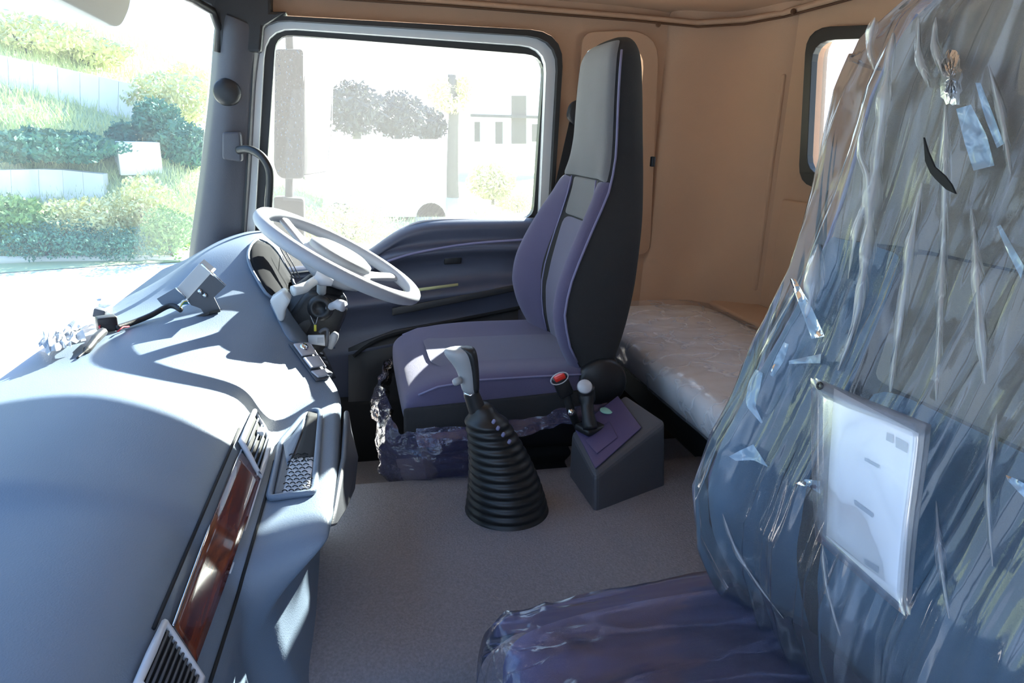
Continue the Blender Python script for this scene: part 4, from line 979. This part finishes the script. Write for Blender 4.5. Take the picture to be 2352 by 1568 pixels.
B(395, 592, 110, 100, 'leaf_green', 'green and yellow weeds at the pavement edge by the pillar', 1300, .12)
B(340, 545, 120, 120, 'leaf_olive', 'tall olive grass clump behind the pavement weeds', 1300, .14)
B(200, 560, 160, 90, 'leaf_olive', 'dry olive weeds in the middle of the roadside bank', 1300, .14)
B(60, 120, 220, 60, 'leaf_olive', 'olive scrub along the hilltop at the far left', 1200)
B(200, 150, 160, 50, 'leaf_olive', 'olive scrub on the crest above the long wall', 900)
solo('pale_block', box(oh(320, 388)+Vector((0, 0, .25)), (.9, .7, .75), Matrix.Rotation(.4, 3, 'Z')), 'white_paint', 'pale square block on the bank below the blue-green shrubs', 'block', smooth=False, bevel=.02)
solo('white_stone', lathe([(.02, .0), (.2, .02), (.24, .1), (.16, .2), (.02, .24)], 10, oh(425, 592)), 'white_paint', 'small white stone on the pavement edge by the pillar foot', 'stone')
# grass tufts (uncountable)
V, Fc = [], []
for i in range(26000):
    px = random.uniform(-30, 520) if i % 3 else random.uniform(560, 1260); py = random.uniform(60, 596) if i % 3 else random.uniform(430, 560)
    p = hit(HB, px, py)
    if p is None: continue
    s = random.uniform(.12, .34)*p.length/24; a = random.uniform(0, math.pi); w2 = .018*p.length/24
    k = len(V); V += [p+Vector((math.cos(a)*w2, math.sin(a)*w2, 0)), p-Vector((math.cos(a)*w2, math.sin(a)*w2, 0)), p+Vector((random.uniform(-.12, .12), random.uniform(-.1, .1), s))]; Fc.append((k, k+1, k+2))
gr = obj('grass', (V, Fc), 'blade', None, smooth=False, kind='stuff'); gr['label'] = 'dry yellow-green grass over the hillside and verge'; gr['category'] = 'grass'
# mirror on the driver door
mr = thing('door_mirror', 'tall exterior mirror with speckled grey housing seen through the door glass', 'mirror', at(664, 600, Y=2.62))
M['mirror_h'] = mat('mirror_housing_grey', (40, 42, 46), .8, var=.06, vscale=40)
obj('main_housing', prism([at(x, y, Y=2.62) for x, y in rounded([(631, 112, 10), (697, 112, 10), (697, 411, 8), (640, 411, 22), (628, 380, 10)])], (0, .07, 0)), 'mirror_h', mr, bevel=.01)
obj('mirror_glass', prism([at(x, y, Y=2.66) for x, y in rounded([(697, 172, 5), (764, 178, 20), (750, 402, 14), (697, 406, 5)])], (0, .03, 0)), 'white_paint', mr, bevel=.006, label='mirror glass painted white with the reflected sky')  # sky reflection put into the glass as plain white
obj('mirror_edge', tube([at(x, y, Y=2.655) for x, y in [(764, 190), (762, 300), (754, 360), (748, 394), (697, 402)]], .0016, 6), 'lever', mr)
obj('mirror_arm', tube([at(664, 40, Y=2.66), at(666, 120, Y=2.66), at(664, 420, Y=2.66), at(662, 660, Y=2.66)], .014, 10), 'mirror_h', mr)
obj('wide_angle_housing', prism([at(x, y, Y=2.62) for x, y in rounded([(628, 452, 8), (698, 456, 8), (700, 640, 8), (628, 640, 8)])], (0, .07, 0)), 'mirror_h', mr, bevel=.01)
# truck body / wall panel across the yard
tb = thing('white_trailer', 'large plain white trailer side parked across the yard beyond the window', 'trailer', at(890, 500, Y=21))
bpts = [at(750, 322, Y=21), at(1030, 322, Y=21), at(1028, 498, Y=21), at(740, 498, Y=21)]
obj('side_panel', prism(bpts, (0, 2.2, 0)), 'white_paint', tb, smooth=False)
for i, x in enumerate((780, 990)):
    obj('wheel', lathe([(.001, 0), (.45, 0), (.5, .05), (.5, .25), (.001, .28)], 24, at(x, 500, Y=21)+Vector((0, 0, -.0)), (0, 1, 0)), 'lever', tb)
# trees beyond
def tree(px, top, bot, Y, r, m, lab, crown, name='tree', n=1600):
    b = at(px, bot, Y=Y); b.z = max(b.z, GZ-.2) if False else b.z; tp_ = at(px, top, Y=Y)
    t = thing(name, lab, 'tree', b)
    pts = [b.lerp(tp_, k/8)+Vector((noise.noise(Vector((k*.9, px, 0)))*r*.5, 0, 0)) for k in range(9)]
    obj('trunk', tube(pts, [r*(1-.35*k/8)*(1+.15*noise.noise(Vector((k*3., 1, px)))) for k in range(9)], 10), 'bark', t)
    for (cx, cy, w_, h_) in crown:
        c = at(cx, cy, Y=Y); sx = w_/1568*Y/2; sz = h_/1568*Y/2; V, Fc = [], []
        for i in range(2*n//len(crown)):
            d = Vector((random.gauss(0, 1), random.gauss(0, 1), random.gauss(0, 1))).normalized()*random.random()**.4*(1+.3*noise.noise(Vector((i*.1, px, cx))))
            p = c+Vector((d.x*sx, d.y*sx, d.z*sz)); u = Vector((random.gauss(0, 1), random.gauss(0, 1), random.gauss(0, 1))).normalized(); v = u.orthogonal().normalized(); s = .0045*Y*random.uniform(.5, 1.3)
            k = len(V); V += [p-u*s, p+v*s*.45, p+u*s, p-v*s*.45]; Fc.append((k, k+1, k+2, k+3))
        obj('crown', (V, Fc), m, t, smooth=False)
    return t, b
tt, b_ = tree(1040, 172, 500, 19, .19, 'leaf_yellow', 'pollarded grey tree with yellow-green leaf tufts and a teal painted foot', [(1010, 215, 60, 70), (1062, 205, 44, 60), (1040, 240, 60, 40)], n=700)
obj('painted_foot', tube([b_, b_+Vector((.0, 0, .55))], .205, 10), 'teal_paint', tt, label='teal painted trunk foot')
tree(1132, 430, 470, 24, .06, 'leaf_olive', 'small round olive tree on the verge right of the grey trunk', [(1130, 418, 110, 80)], n=1300)
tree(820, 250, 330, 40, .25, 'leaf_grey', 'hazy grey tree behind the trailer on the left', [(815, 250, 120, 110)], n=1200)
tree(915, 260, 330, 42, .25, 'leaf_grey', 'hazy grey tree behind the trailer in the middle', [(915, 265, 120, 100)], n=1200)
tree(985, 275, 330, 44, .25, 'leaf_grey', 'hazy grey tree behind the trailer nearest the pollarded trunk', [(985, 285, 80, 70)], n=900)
tree(700, 330, 520, 26, .08, 'leaf_olive', 'olive tree beyond the lower end of the mirror', [(690, 440, 60, 60)], n=500)
B(800, 556, 240, 90, 'leaf_olive', 'olive roadside bush below the trailer behind the steering wheel', 1600, .12)
B(1190, 488, 110, 40, 'leaf_olive', 'low olive plants at the lower right of the door window', 700, .10)
# pale building
hb = thing('pale_building', 'pale two-storey building with dark windows beyond the small round tree', 'building', at(1165, 350, Y=48))
obj('wall', prism([at(x, y, Y=48) for x, y in [(1085, 205), (1290, 212), (1290, 352), (1085, 345)]], (0, 6, 0)), 'white_paint', hb, smooth=False)
for x0, y0, x1, y1 in [(1090, 280, 1102, 325), (1138, 280, 1154, 330), (1175, 220, 1208, 330), (1222, 285, 1236, 325)]:
    f = obj('window', prism([at(x, y, Y=47.95) for x, y in [(x0, y0), (x1, y0), (x1, y1), (x0, y1)]], (0, -.1, 0)), 'bark', hb, smooth=False)
obj('ledge', prism([at(x, y, Y=47.9) for x, y in [(1080, 262), (1290, 268), (1290, 274), (1080, 268)]], (0, -.3, 0)), 'leaf_grey', hb, smooth=False)
